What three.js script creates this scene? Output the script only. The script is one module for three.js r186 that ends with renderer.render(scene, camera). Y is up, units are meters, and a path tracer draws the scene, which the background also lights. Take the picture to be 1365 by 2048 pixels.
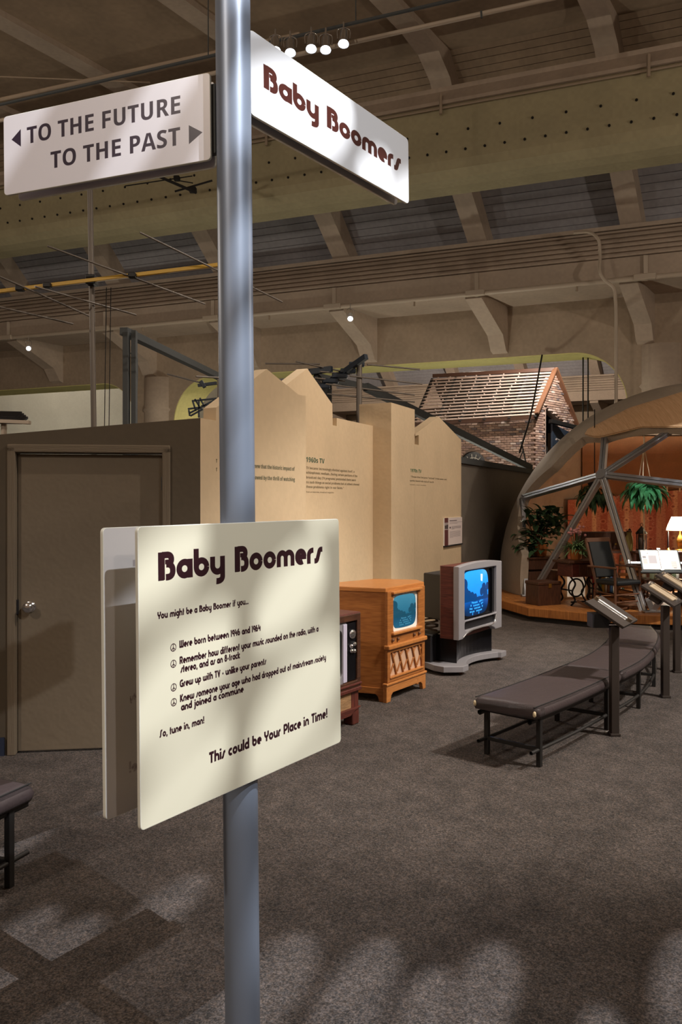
import * as THREE from 'three';
import { RoundedBoxGeometry } from 'three/addons/geometries/RoundedBoxGeometry.js';
import { mergeGeometries } from 'three/addons/utils/BufferGeometryUtils.js';
import { RectAreaLightUniformsLib } from 'three/addons/lights/RectAreaLightUniformsLib.js';

// ---------------------------------------------------------------- camera, exposure, large lights
const FOCAL = 1600, EYE = 1.7, HORIZON = 1005, CX = 682.5;       // pixels of a 1365 x 2048 frame
const scene = new THREE.Scene();
scene.background = new THREE.Color(0x000000);
const camera = new THREE.PerspectiveCamera(2 * Math.atan(1024 / FOCAL) * 180 / Math.PI, 1365 / 2048, 0.05, 120);
camera.position.set(0, EYE, 0);
camera.setViewOffset(1365, 2048, 0, 19, 1365, 2048);
camera.updateProjectionMatrix();
const renderer = new THREE.WebGLRenderer({ antialias: true });
renderer.toneMapping = THREE.LinearToneMapping;
renderer.toneMappingExposure = 1.0;
renderer.shadowMap.enabled = true;
RectAreaLightUniformsLib.init();
const WARM = new THREE.Color(1, 0.86, 0.72), NEUTRAL = new THREE.Color(1, 0.93, 0.84), COOL = new THREE.Color(0.93, 0.96, 1);
// spotlights out of view: position, target, intensity, cone, tint (each gets a fitting in lampFitting() below)
const LAMPS = [
  { at: [4.2, 7.2, 1.6], to: [-0.2, 1.9, -2.4], power: 94, cone: 16, soft: 0.6, tint: COOL },  // added fill that lifts the signs between the leaf patches
  { at: [4.4, 7.2, -4.4], to: [-0.3, 2.0, -6.4], power: 78, cone: 33, soft: 0.8, tint: WARM },
  { at: [5.4, 7.2, -7.6], to: [0.9, 1.9, -10.4], power: 104, cone: 32, soft: 0.8, tint: WARM },
  { at: [6.2, 7.6, -3.4], to: [1.8, 0, -6.6], power: 235, cone: 22.5, soft: 4, edge: 0.3, tint: NEUTRAL },
  { at: [6.4, 6.9, -22.2], to: [5.6, 3.6, -24.6], power: 110, cone: 50, soft: 0.8, tint: NEUTRAL },
];
const GENERAL = [[-6, 7.9, 4, 92], [6, 7.9, 6, 30], [-10, 5.6, -8, 42], [11, 5.6, -8.5, 40], [4.5, 8.2, -28, 230], [-12.5, 7.6, -27, 34]];

// ---------------------------------------------------------------- small kit
let seedValue = 7;
const rnd = () => { seedValue = (seedValue * 1664525 + 1013904223) % 4294967296; return seedValue / 4294967296; };
const V = (x, y, z) => new THREE.Vector3(x, y, z);
const at = (px, py, Z) => V((px - CX) * Z / FOCAL, EYE + (HORIZON - py) * Z / FOCAL, -Z);
const floorAt = (px, py, y = 0) => { const Z = (EYE - y) * FOCAL / (py - HORIZON); return V((px - CX) * Z / FOCAL, y, -Z); };
const names = new Map();
function numbered(n) { const k = names.get(n) || 0; names.set(n, k + 1); return k ? n + '_' + String(k).padStart(3, '0') : n; }
const shadowed = (m) => { m.castShadow = true; m.receiveShadow = true; return m; };
function mesh(name, geo, mat, parent) { const m = shadowed(new THREE.Mesh(geo, mat)); m.name = name; if (parent) parent.add(m); return m; }
function thing(name, label, category, pos = [0, 0, 0], turn = 0, group) {
  const o = new THREE.Group(); o.name = numbered(name); o.position.set(...pos); o.rotation.y = turn;
  o.userData = { label, category }; if (group) o.userData.group = group; scene.add(o); return o;
}
function single(name, label, category, geo, mat, group) {
  const m = mesh(numbered(name), geo, mat, scene); m.userData = { label, category }; if (group) m.userData.group = group; return m;
}
const part = (parent, name, geo, mat, label) => { const m = mesh(name, geo, mat, parent); if (label) m.userData.label = label; return m; };
function struct(name, geo, mat) { const m = mesh(numbered(name), geo, mat, scene); m.userData.kind = 'structure'; return m; }
function structGroup(name) { const g = new THREE.Group(); g.name = numbered(name); g.userData.kind = 'structure'; scene.add(g); return g; }
const merge = (list) => mergeGeometries(list.map((g) => { const n = g.index ? g.toNonIndexed() : g; for (const k of Object.keys(n.attributes)) if (!['position', 'normal', 'uv'].includes(k)) n.deleteAttribute(k); return n; }));
const box = (w, h, d, x = 0, y = 0, z = 0) => new THREE.BoxGeometry(w, h, d).translate(x, y, z);
const rbox = (w, h, d, r, x = 0, y = 0, z = 0) => new RoundedBoxGeometry(w, h, d, 2, Math.min(r, w * 0.49, h * 0.49, d * 0.49)).translate(x, y, z);
const cyl = (r0, r1, h, x = 0, y = 0, z = 0, n = 20) => new THREE.CylinderGeometry(r0, r1, h, n).translate(x, y, z);
function between(geo, a, b) {                                    // a geometry along y, moved to lie between two points
  const d = b.clone().sub(a), q = new THREE.Quaternion().setFromUnitVectors(V(0, 1, 0), d.clone().normalize());
  return geo.applyQuaternion(q).translate((a.x + b.x) / 2, (a.y + b.y) / 2, (a.z + b.z) / 2);
}
const rod = (a, b, r, n = 10) => between(new THREE.CylinderGeometry(r, r, a.distanceTo(b), n), a, b);
function beam(a, b, w, h, up = V(0, 1, 0), r = 0.004) {          // squared bar from a to b: w across, h along up
  const len = a.distanceTo(b), y = b.clone().sub(a).normalize(), x = y.clone().cross(Math.abs(y.dot(up)) > 0.98 * up.length() ? V(0, 0, 1) : up).normalize(), z = x.clone().cross(y);
  const m = new THREE.Matrix4().makeBasis(x, y, z).setPosition(a.clone().add(b).multiplyScalar(0.5));
  return rbox(w, len, h, r).applyMatrix4(m);
}
const tube = (pts, r, seg = 40, n = 8, closed = false) => new THREE.TubeGeometry(new THREE.CatmullRomCurve3(pts, closed), seg, r, n, closed);
const lathe = (pts, n = 28) => new THREE.LatheGeometry(pts.map(([x, y]) => new THREE.Vector2(x, y)), n);
function poly(pts, holes = []) { const s = new THREE.Shape(pts.map(([x, y]) => new THREE.Vector2(x, y))); for (const h of holes) s.holes.push(new THREE.Path(h.map(([x, y]) => new THREE.Vector2(x, y)))); return s; }
const ext = (shape, depth, bevel = 0, curve = 10) => new THREE.ExtrudeGeometry(shape, { depth, curveSegments: curve, bevelEnabled: bevel > 0, bevelSize: bevel, bevelThickness: bevel, bevelSegments: 2, bevelOffset: -bevel });
function prism(pts, h, y0 = 0, bevel = 0) {                      // plan polygon [x, forward] raised to height h
  return ext(poly(pts), h, bevel).rotateX(-Math.PI / 2).translate(0, y0, 0);
}
function roundRect(w, h, r, x0 = -w / 2, y0 = -h / 2) {
  const s = new THREE.Shape(); s.moveTo(x0 + r, y0); s.lineTo(x0 + w - r, y0); s.quadraticCurveTo(x0 + w, y0, x0 + w, y0 + r); s.lineTo(x0 + w, y0 + h - r);
  s.quadraticCurveTo(x0 + w, y0 + h, x0 + w - r, y0 + h); s.lineTo(x0 + r, y0 + h); s.quadraticCurveTo(x0, y0 + h, x0, y0 + h - r); s.lineTo(x0, y0 + r); s.quadraticCurveTo(x0, y0, x0 + r, y0); return s;
}
function metre(geo, size = 1, turn = false) {                    // uv in units of size metres, by the face's main direction
  const g = geo.index ? geo.toNonIndexed() : geo, p = g.attributes.position, n = g.attributes.normal, uv = new Float32Array(p.count * 2);
  for (let i = 0; i < p.count; i++) {
    const ax = Math.abs(n.getX(i)), ay = Math.abs(n.getY(i)), az = Math.abs(n.getZ(i));
    let u, v; if (ay >= ax && ay >= az) { u = p.getX(i); v = p.getZ(i); } else if (ax > az) { u = p.getZ(i); v = p.getY(i); } else { u = p.getX(i); v = p.getY(i); }
    if (turn) [u, v] = [v, u];
    uv[2 * i] = u / size; uv[2 * i + 1] = v / size;
  }
  g.setAttribute('uv', new THREE.BufferAttribute(uv, 2)); return g;
}

// ---------------------------------------------------------------- textures and materials
function hash(x, y, s) { let h = Math.imul(x, 374761393) + Math.imul(y, 668265263) + Math.imul(s, 974634777); h = Math.imul(h ^ (h >>> 13), 1274126177); return ((h ^ (h >>> 16)) >>> 0) / 4294967296; }
function vnoise(x, y, period, s) {                               // tiling value noise
  const xi = Math.floor(x), yi = Math.floor(y), fx = x - xi, fy = y - yi, w = (t) => t * t * (3 - 2 * t), m = (v) => ((v % period) + period) % period;
  const a = hash(m(xi), m(yi), s), b = hash(m(xi + 1), m(yi), s), c = hash(m(xi), m(yi + 1), s), d = hash(m(xi + 1), m(yi + 1), s);
  return a + (b - a) * w(fx) + (c - a) * w(fy) + (a - b - c + d) * w(fx) * w(fy);
}
function dataTexture(n, fn, srgb = true) {
  const d = new Uint8Array(n * n * 4);
  for (let y = 0; y < n; y++) for (let x = 0; x < n; x++) { const c = fn(x / n, y / n, x, y), i = 4 * (y * n + x); d[i] = c[0]; d[i + 1] = c[1]; d[i + 2] = c[2]; d[i + 3] = 255; }
  const t = new THREE.DataTexture(d, n, n); t.wrapS = t.wrapT = THREE.RepeatWrapping; t.magFilter = THREE.LinearFilter; t.minFilter = THREE.LinearMipmapLinearFilter; t.generateMipmaps = true;
  if (srgb) t.colorSpace = THREE.SRGBColorSpace; t.needsUpdate = true; return t;
}
const clamp255 = (v) => Math.max(0, Math.min(255, v));
function canvasTexture(w, h, draw) { const c = document.createElement('canvas'); c.width = w; c.height = h; const g = c.getContext('2d'); draw(g, w, h); const t = new THREE.CanvasTexture(c); t.colorSpace = THREE.SRGBColorSpace; t.anisotropy = 8; return t; }
const carpetMap = dataTexture(1024, (u, v, x, y) => {
  const a = vnoise(u * 12, v * 12, 12, 1), b = vnoise(u * 230, v * 230, 230, 2), c = hash(x, y, 3), d = vnoise(u * 90, v * 90, 90, 4);
  const k = 0.62 + 0.16 * (a - 0.5) + 0.5 * (b - 0.5) + 0.5 * (c - 0.5) + 0.2 * (d - 0.5), warm = 6 * (vnoise(u * 150, v * 150, 150, 5) - 0.5);
  return [clamp255(116 * k + warm), clamp255(104 * k), clamp255(98 * k - warm)];
});
const carpetBump = dataTexture(512, (u, v, x, y) => { const k = 255 * (0.5 * hash(x, y, 9) + 0.5 * vnoise(u * 150, v * 150, 150, 8)); return [k, k, k]; }, false);
const woodMap = (base, dark, s) => dataTexture(512, (u, v) => {
  const warp = vnoise(u * 4, v * 4, 4, s) * 0.4, ring = 0.5 + 0.5 * Math.sin((u * 9 + warp) * 6.283), fine = vnoise(u * 170, v * 6, 170, s + 1) , fleck = vnoise(u * 60, v * 10, 60, s + 2);
  const k = Math.min(1, Math.max(0, 0.12 * ring + 0.6 * fine + 0.4 * fleck - 0.12)); return [0, 1, 2].map((i) => base[i] + (dark[i] - base[i]) * k);
});
const paintBump = dataTexture(256, (u, v, x, y) => { const k = 255 * (0.4 * vnoise(u * 60, v * 60, 60, 21) + 0.6 * vnoise(u * 14, v * 14, 14, 22)); return [k, k, k]; }, false);
const mottle = (r, g, b, amp, s) => dataTexture(256, (u, v) => { const k = 1 + amp * (0.6 * vnoise(u * 5, v * 5, 5, s) + 0.4 * vnoise(u * 40, v * 40, 40, s + 1) - 0.5); return [clamp255(r * k), clamp255(g * k), clamp255(b * k)]; });
const std = (color, roughness = 0.7, more = {}) => new THREE.MeshStandardMaterial({ color, roughness, side: THREE.DoubleSide, ...more });
const paint = (r, g, b, amp = 0.12, s = 30, rough = 0.85) => new THREE.MeshStandardMaterial({ map: mottle(r, g, b, amp, s), bumpMap: paintBump, bumpScale: 0.002, roughness: rough, side: THREE.DoubleSide });
const M = {
  carpet: new THREE.MeshStandardMaterial({ map: carpetMap, bumpMap: carpetBump, bumpScale: 0.006, roughness: 1 }),
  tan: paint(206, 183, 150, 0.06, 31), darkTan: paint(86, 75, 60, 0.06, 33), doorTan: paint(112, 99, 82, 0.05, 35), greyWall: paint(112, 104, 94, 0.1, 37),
  hall: paint(162, 144, 124, 0.16, 39), hallLight: paint(178, 161, 144, 0.12, 41), plank: paint(158, 156, 160, 0.18, 43), ceilingBrown: paint(150, 130, 108, 0.2, 45), girder: paint(164, 154, 122, 0.12, 47),
  soffit: paint(214, 208, 138, 0.1, 49), pale: paint(205, 208, 196, 0.06, 51), pipe: std(0xb9aa98, 0.5), darkHole: std(0x15110d, 0.9), dim: std(0x3c3229, 0.95),
  pole: std(0x8791a2, 0.4, { metalness: 0.3 }), steel: std(0x4a4d4e, 0.85, { metalness: 0 }), alu: std(0xa9abb0, 0.34, { metalness: 0.75 }), black: std(0x17161a, 0.55), blackGloss: std(0x101014, 0.22), rubber: std(0x1c1a19, 0.8),
  leather: new THREE.MeshStandardMaterial({ color: 0x43393a, roughness: 0.48, bumpMap: paintBump, bumpScale: 0.002, side: THREE.DoubleSide }), benchMetal: std(0x2b2928, 0.5, { metalness: 0.3 }), worn: std(0xd9c7a4, 0.9),
  plate: std(0x342a24, 0.8), bronze: std(0x8a7a66, 0.35, { metalness: 0.7 }), silver: std(0xd8d8da, 0.25, { metalness: 0.85 }), silverPaint: std(0x98969b, 0.42, { metalness: 0.25 }),
  oak: new THREE.MeshStandardMaterial({ map: woodMap([184, 120, 62], [134, 78, 36], 60), roughness: 0.42 }), oakTop: new THREE.MeshStandardMaterial({ map: woodMap([200, 136, 76], [164, 100, 50], 64), roughness: 0.3 }),
  redWood: new THREE.MeshStandardMaterial({ map: woodMap([112, 54, 42], [58, 26, 22], 68), roughness: 0.5 }), darkWood: new THREE.MeshStandardMaterial({ map: woodMap([98, 62, 42], [48, 28, 20], 72), roughness: 0.45 }),
  platform: new THREE.MeshStandardMaterial({ map: woodMap([196, 130, 66], [140, 84, 38], 76), roughness: 0.5 }), rug: paint(96, 66, 52, 0.3, 77), ply: new THREE.MeshStandardMaterial({ map: woodMap([226, 186, 144], [200, 156, 114], 80), roughness: 0.7, side: THREE.DoubleSide }),
  shell: paint(166, 152, 136, 0.1, 83), litShell: paint(132, 90, 58, 0.14, 85, 0.95), cream: std(0xece0c4, 0.6), white: std(0xf3f1ec, 0.55), brass: std(0xb98a3c, 0.35, { metalness: 0.8 }), chrome: std(0xdcdde0, 0.14, { metalness: 0.95 }),
  leafGreen: std(0x3f8a56, 0.6), leafDark: std(0x33502f, 0.7), terracotta: std(0xc87a3c, 0.8), cord: std(0xd8c6a8, 0.9), darkCord: std(0x1d1a18, 0.9), iron: std(0x1a1918, 0.5, { metalness: 0.4 }),
  yellow: std(0xc9a03a, 0.5), antenna: std(0x6e665e, 0.5, { metalness: 0.3 }), blueBlack: std(0x1f2a38, 0.5), cushion: std(0x1c2226, 0.55), grille: std(0xc9a488, 0.9), chestnut: std(0x6a4630, 0.6), lath: paint(176, 156, 144, 0.25, 88), glassDark: std(0x14181a, 0.15),
  acrylicEdge: std(0xf2f2e6, 0.3), navy: std(0x20283c, 0.6),  // acrylicEdge is paler: the bright glow of the edges is put into its colour
};
const glow = (c, k) => new THREE.MeshStandardMaterial({ color: 0xffffff, emissive: c, emissiveIntensity: k, roughness: 0.4 });

// ---------------------------------------------------------------- floor and the enclosing hall
struct('floor', metre(box(48, 0.3, 60, 0, -0.15, -17), 1.1), M.carpet);
struct('wall_rear', metre(box(48, 12, 0.3, 0, 6, 11.2), 4), M.hall);
struct('wall_left', metre(box(0.3, 12, 60, -24, 6, -17), 4), M.hall);
struct('wall_right', metre(box(0.3, 12, 60, 24, 6, -17), 4), M.hall);
struct('wall_far', metre(box(48, 12, 0.3, 0, 6, -46.8), 4), M.hall);
struct('ceiling', metre(box(48, 0.3, 60, 0, 11.3, -17), 3), M.ceilingBrown);

// the arcade: x = away from the camera, y = up, z = along the wall to the right
const ORIGIN = at(945, HORIZON, 16.5).setY(0), ALONG = V(0.9325, 0, 0.361), AWAY = V(0.555, 0, -0.832);
const HALL = 1.1, GROW = new THREE.Matrix4().makeTranslation(0, EYE, 0).multiply(new THREE.Matrix4().makeScale(HALL, HALL, HALL)).multiply(new THREE.Matrix4().makeTranslation(0, -EYE, 0));
const hallMatrix = (q = 0) => new THREE.Matrix4().makeBasis(AWAY, V(0, 1, 0), ALONG).setPosition(ORIGIN.clone().addScaledVector(AWAY, q)).premultiply(GROW);
const inHall = (t, q, y) => ORIGIN.clone().addScaledVector(ALONG, t).addScaledVector(AWAY, q).setY(y).applyMatrix4(GROW);
const hallPrism = (pts, t0, t1, size = 2, q = 0) => metre(ext(poly(pts), t1 - t0).translate(0, 0, t0), size).applyMatrix4(hallMatrix(q));
const T0 = -24, T1 = 13, BAYS = [-21.3, -18.3, -15.3, -12.2, -9.15, -6.1, -3.05, 0, 3.02, 6.05, 9.1];
function arcade(q, near) {
  const n0 = near ? T0 : -22, n1 = near ? T1 : 13;
  // fluted cornice
  const cornice = structGroup('trim_1');
  part(cornice, 'fascia', hallPrism([[0, 6.02], [1.5, 6.02], [1.5, 7.05], [0.34, 7.05], [0.06, 6.42], [0, 6.42]], n0, n1, 2, q), M.hallLight);
  for (let k = 0; k < 6; k++) { const y = 6.45 + k * 0.108, x = 0.05 + k * 0.046; part(cornice, 'ridge', hallPrism([[x - 0.05, y], [x + 0.04, y], [x + 0.04, y + 0.045], [x - 0.05, y + 0.04]], n0, n1, 2, q), M.hallLight); }
  part(cornice, 'cap', hallPrism([[0.2, 7.05], [0.75, 7.05], [0.75, 7.13], [0.2, 7.13]], n0, n1, 2, q), M.hallLight);
  // boarded vault: one board after another up the curve, ribs in front
  const vault = structGroup('ceiling_vault');
  const path = [[0.75, 7.1], [-0.22, 8.2], [-0.92, 9.72], [-1.6, 10.42], [-3.7, 10.5], [-9.5, 10.5]], inner = [[0.3, 7.1], [-0.66, 8.08], [-1.24, 9.42], [-1.48, 9.78], [-1.95, 10.06], [-2.6, 10.16], [-3.7, 10.18], [-9.5, 10.18]];
  const boards = near ? [9, 12, 7, 3, 4] : [9, 8, 1, 0, 0];
  for (let i = 0; i < path.length - 1; i++) for (let k = 0; k < boards[i]; k++) {
    const [ax, ay] = path[i], [bx, by] = path[i + 1], a = k / boards[i], b = (k + 0.93) / boards[i], nx = by - ay, ny = ax - bx, l = Math.hypot(nx, ny), o = 0.03;
    const p = (s, d) => [ax + (bx - ax) * s + nx / l * d, ay + (by - ay) * s + ny / l * d];
    part(vault, 'plank', hallPrism([p(a, 0), p(b, 0), p(b, 0.06), p(a, 0.06)], n0, n1, 2, q), i < 2 ? M.plank : M.ceilingBrown);
  }
  part(vault, 'roof_backing', hallPrism([...path.map(([x, y]) => [x + 0.07, y + 0.07]), ...path.map(([x, y]) => [x + 0.3, y + 0.2]).reverse()], n0, n1, 3, q), M.dim);
  for (const t of BAYS) {
    const rib = [...inner, ...path.slice().reverse()];
    part(vault, 'rib', hallPrism(near ? rib : [[0.3, 7.1], [-0.66, 8.08], [-0.9, 8.8], [-0.5, 8.8], [-0.22, 8.2], [0.75, 7.1]], t - 0.2, t + 0.2, 2, q), M.hallLight);
  }
  // brackets under the cornice
  for (const t of BAYS) { const b = struct('bracket', hallPrism([[0.06, 6.02], [0.06, 5.92], [1.2, 5.36], [1.38, 5.05], [1.5, 5.0], [1.5, 6.02]], t - 0.17, t + 0.17, 2, q), M.hallLight); b.name = numbered('wall_bracket'); }
}
arcade(0, true);
arcade(19.5, false);
// arcade wall with rounded openings
{
  const bays = [[-32, -20.8], [-19.7, -9.6], [-8.5, 2.66], [3.85, 14]];
  const s = poly([[-24, 0], [-20.8, 0], [-20.8, 3.6], [-20.75, 0], [-19.7, 0]]);
  const wall = new THREE.Shape(); wall.moveTo(-24, 6.02); wall.lineTo(-24, 0);
  const foot = (x0, x1) => { wall.lineTo(x0, 0); wall.lineTo(x1, 0); };
  const opening = (a, b) => { wall.lineTo(a, 0); wall.lineTo(a, 3.75); wall.absellipse(a + 1.1, 3.75, 1.1, 1.17, Math.PI, Math.PI / 2, true); wall.lineTo(b - 1.1, 4.92); wall.absellipse(b - 1.1, 3.75, 1.1, 1.17, Math.PI / 2, 0, true); wall.lineTo(b, 0); };
  wall.lineTo(-20.8, 0); opening(-19.7, -9.62); opening(-8.48, 2.66); wall.lineTo(3.86, 0); opening(3.86, 12.0); wall.lineTo(13, 0); wall.lineTo(13, 6.02);
  const shape2 = wall.extractPoints(14).shape, rev = shape2.map((p) => [p.x, p.y]);
  // shape lies in (along, up): turn so that x of the shape becomes "along"
  const g = ext(poly(rev), 0.9); const m = new THREE.Matrix4().makeBasis(ALONG, V(0, 1, 0), AWAY.clone().negate()).setPosition(ORIGIN.clone().addScaledVector(AWAY, 2.4)).premultiply(GROW);
  struct('wall_arcade', metre(g, 2).applyMatrix4(m), M.hall);
  struct('wall_far_arcade', metre(ext(poly(rev), 0.6), 2).applyMatrix4(new THREE.Matrix4().makeBasis(ALONG, V(0, 1, 0), AWAY.clone().negate()).setPosition(ORIGIN.clone().addScaledVector(AWAY, 21.9)).premultiply(GROW)), M.hall);
  // lining of the openings, the yellow-green light on it put into its colour
  for (const [a, b] of [[-19.7, -9.62], [-8.48, 2.66]]) {
    const line = new THREE.Shape(); line.moveTo(a, 2); line.lineTo(a, 3.75); line.absellipse(a + 1.1, 3.75, 1.1, 1.17, Math.PI, Math.PI / 2, true); line.lineTo(b - 1.1, 4.92); line.absellipse(b - 1.1, 3.75, 1.1, 1.17, Math.PI / 2, 0, true); line.lineTo(b, 2);
    line.lineTo(b - 0.02, 2); line.lineTo(b - 0.02, 3.75); line.absellipse(b - 1.1, 3.75, 1.08, 1.15, 0, Math.PI / 2, false); line.lineTo(a + 1.1, 4.9); line.absellipse(a + 1.1, 3.75, 1.08, 1.15, Math.PI / 2, Math.PI, false); line.lineTo(a + 0.02, 2);
    const lg = ext(line, 0.86, 0, 14), lm = new THREE.Matrix4().makeBasis(ALONG, V(0, 1, 0), AWAY.clone().negate()).setPosition(ORIGIN.clone().addScaledVector(AWAY, 2.38)).premultiply(GROW);
    struct('trim_2', metre(lg, 2).applyMatrix4(lm), M.soffit);
  }
  for (const t of [-9.05, 3.26]) { const p = inHall(t, 1.75, 0); struct('column', metre(lathe([[0.01, 0], [0.62, 0], [0.6, 0.4], [0.5, 0.5], [0.5, 3.3], [0.54, 3.36], [0.5, 3.42], [0.5, 4.3], [0.55, 4.36], [0.5, 4.42], [0.5, 5.3], [0.01, 5.3]], 32), 2).translate(p.x, 0, p.z), M.hallLight); }
  struct('wall_pale', metre(box(17, 7.4, 0.2), 2).applyMatrix4(new THREE.Matrix4().makeBasis(ALONG, V(0, 1, 0), V(-0.361, 0, 0.9325)).setPosition(inHall(-17, 7, 3.4))), M.pale);
}
// long riveted girder in front of the vault
{
  const girder = structGroup('ceiling_girder');
  part(girder, 'girder_body', hallPrism([[-1.75, 7.43], [-2.15, 7.43], [-2.4, 7.47], [-2.56, 7.58], [-2.63, 7.72], [-2.65, 7.95], [-2.65, 8.68], [-1.75, 8.68]], T0, T1, 2), M.girder);
  part(girder, 'girder_ledge', hallPrism([[-1.75, 8.68], [-2.72, 8.68], [-2.72, 8.74], [-2.56, 8.98], [-2.56, 9.06], [-1.75, 9.06]], T0, T1, 2), M.hallLight);
  part(girder, 'conduit', rod(inHall(T0, -2.7, 8.62), inHall(T1, -2.7, 8.62), 0.022), M.hall);
  const dots = [];
  for (let t = -16; t < 7; t += 0.55) { dots.push(inHall(t, -2.66, 8.2)); }
  for (let t = -16; t < 7; t += 0.34) { dots.push(inHall(t, -2.655, 7.86)); }
  const rivets = part(girder, 'rivet', merge(dots.map((p) => new THREE.SphereGeometry(0.026, 8, 6).translate(p.x, p.y, p.z))), M.darkHole); rivets.userData.kind = 'stuff';
  for (const t of [-13, -9.6, -6.2, -2.8, 0.6, 4.0]) part(girder, 'clamp', beam(inHall(t, -2.74, 8.5), inHall(t, -2.74, 8.86), 0.05, 0.05), M.hall);
}
// pipe under the cornice with its hangers
{
  const pipe = thing('sprinkler_pipe', 'long pale pipe running under the fluted cornice, held by straps', 'pipe');
  part(pipe, 'pipe_run', rod(inHall(T0, -0.07, 5.98), inHall(T1, -0.07, 5.98), 0.055, 14), M.pipe);
  for (const t of [-12.2, -9.15, -6.1, -3.05, 0.1, 3.35]) { part(pipe, 'strap', beam(inHall(t, -0.03, 5.93), inHall(t, -0.03, 6.42), 0.09, 0.03), M.pipe); part(pipe, 'clamp', beam(inHall(t - 0.2, -0.09, 5.99), inHall(t + 0.2, -0.09, 5.99), 0.14, 0.13, V(0, 1, 0), 0.02), M.pipe); }
  for (const t of [-8, -4.6, -1.2, 2.1]) part(pipe, 'sprinkler_head', rod(inHall(t, -0.07, 5.98), inHall(t, -0.07, 5.84), 0.022), M.hall);
  const c = single('conduit', 'bent grey conduit looping over the fluted cornice and dropping towards the dome', 'conduit', tube([at(1148, 466, 17.1), at(1180, 465, 17), at(1197, 478, 16.9), at(1201, 510, 16.9), at(1201, 545, 16.8), at(1212, 562, 16.8), at(1228, 575, 16.8), at(1232, 600, 16.8), at(1233, 700, 16.8), at(1233, 812, 16.8)], 0.035, 90), M.pipe);
  for (const [x, l] of [[1167, 'left'], [1177, 'right']]) single('hanging_cable', `thin dark cable hanging beside the brick house, the ${l} one of the pair`, 'cable', rod(at(x, 706, 19.4), at(x, 880, 19.4), 0.018, 6), M.darkCord);
  single('rope', 'slack dark rope slanting down in front of the brick house', 'rope', tube([at(1085, 710, 19.1), at(1074, 770, 18.8), at(1062, 830, 18), at(1040, 905, 17)], 0.02, 30, 6), M.darkCord);
}
// conduits on the ceiling at the upper left
single('ceiling_conduit', 'long thin conduit crossing the dark ceiling above the direction sign', 'conduit', rod(at(-90, 219, 13.4), at(600, 68, 11.5), 0.03), M.hall);
single('ceiling_conduit', 'thin wire running just below the ceiling conduit at upper left', 'conduit', rod(at(-80, 150, 14.5), at(300, 165, 13.6), 0.012), M.hall);

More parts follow.
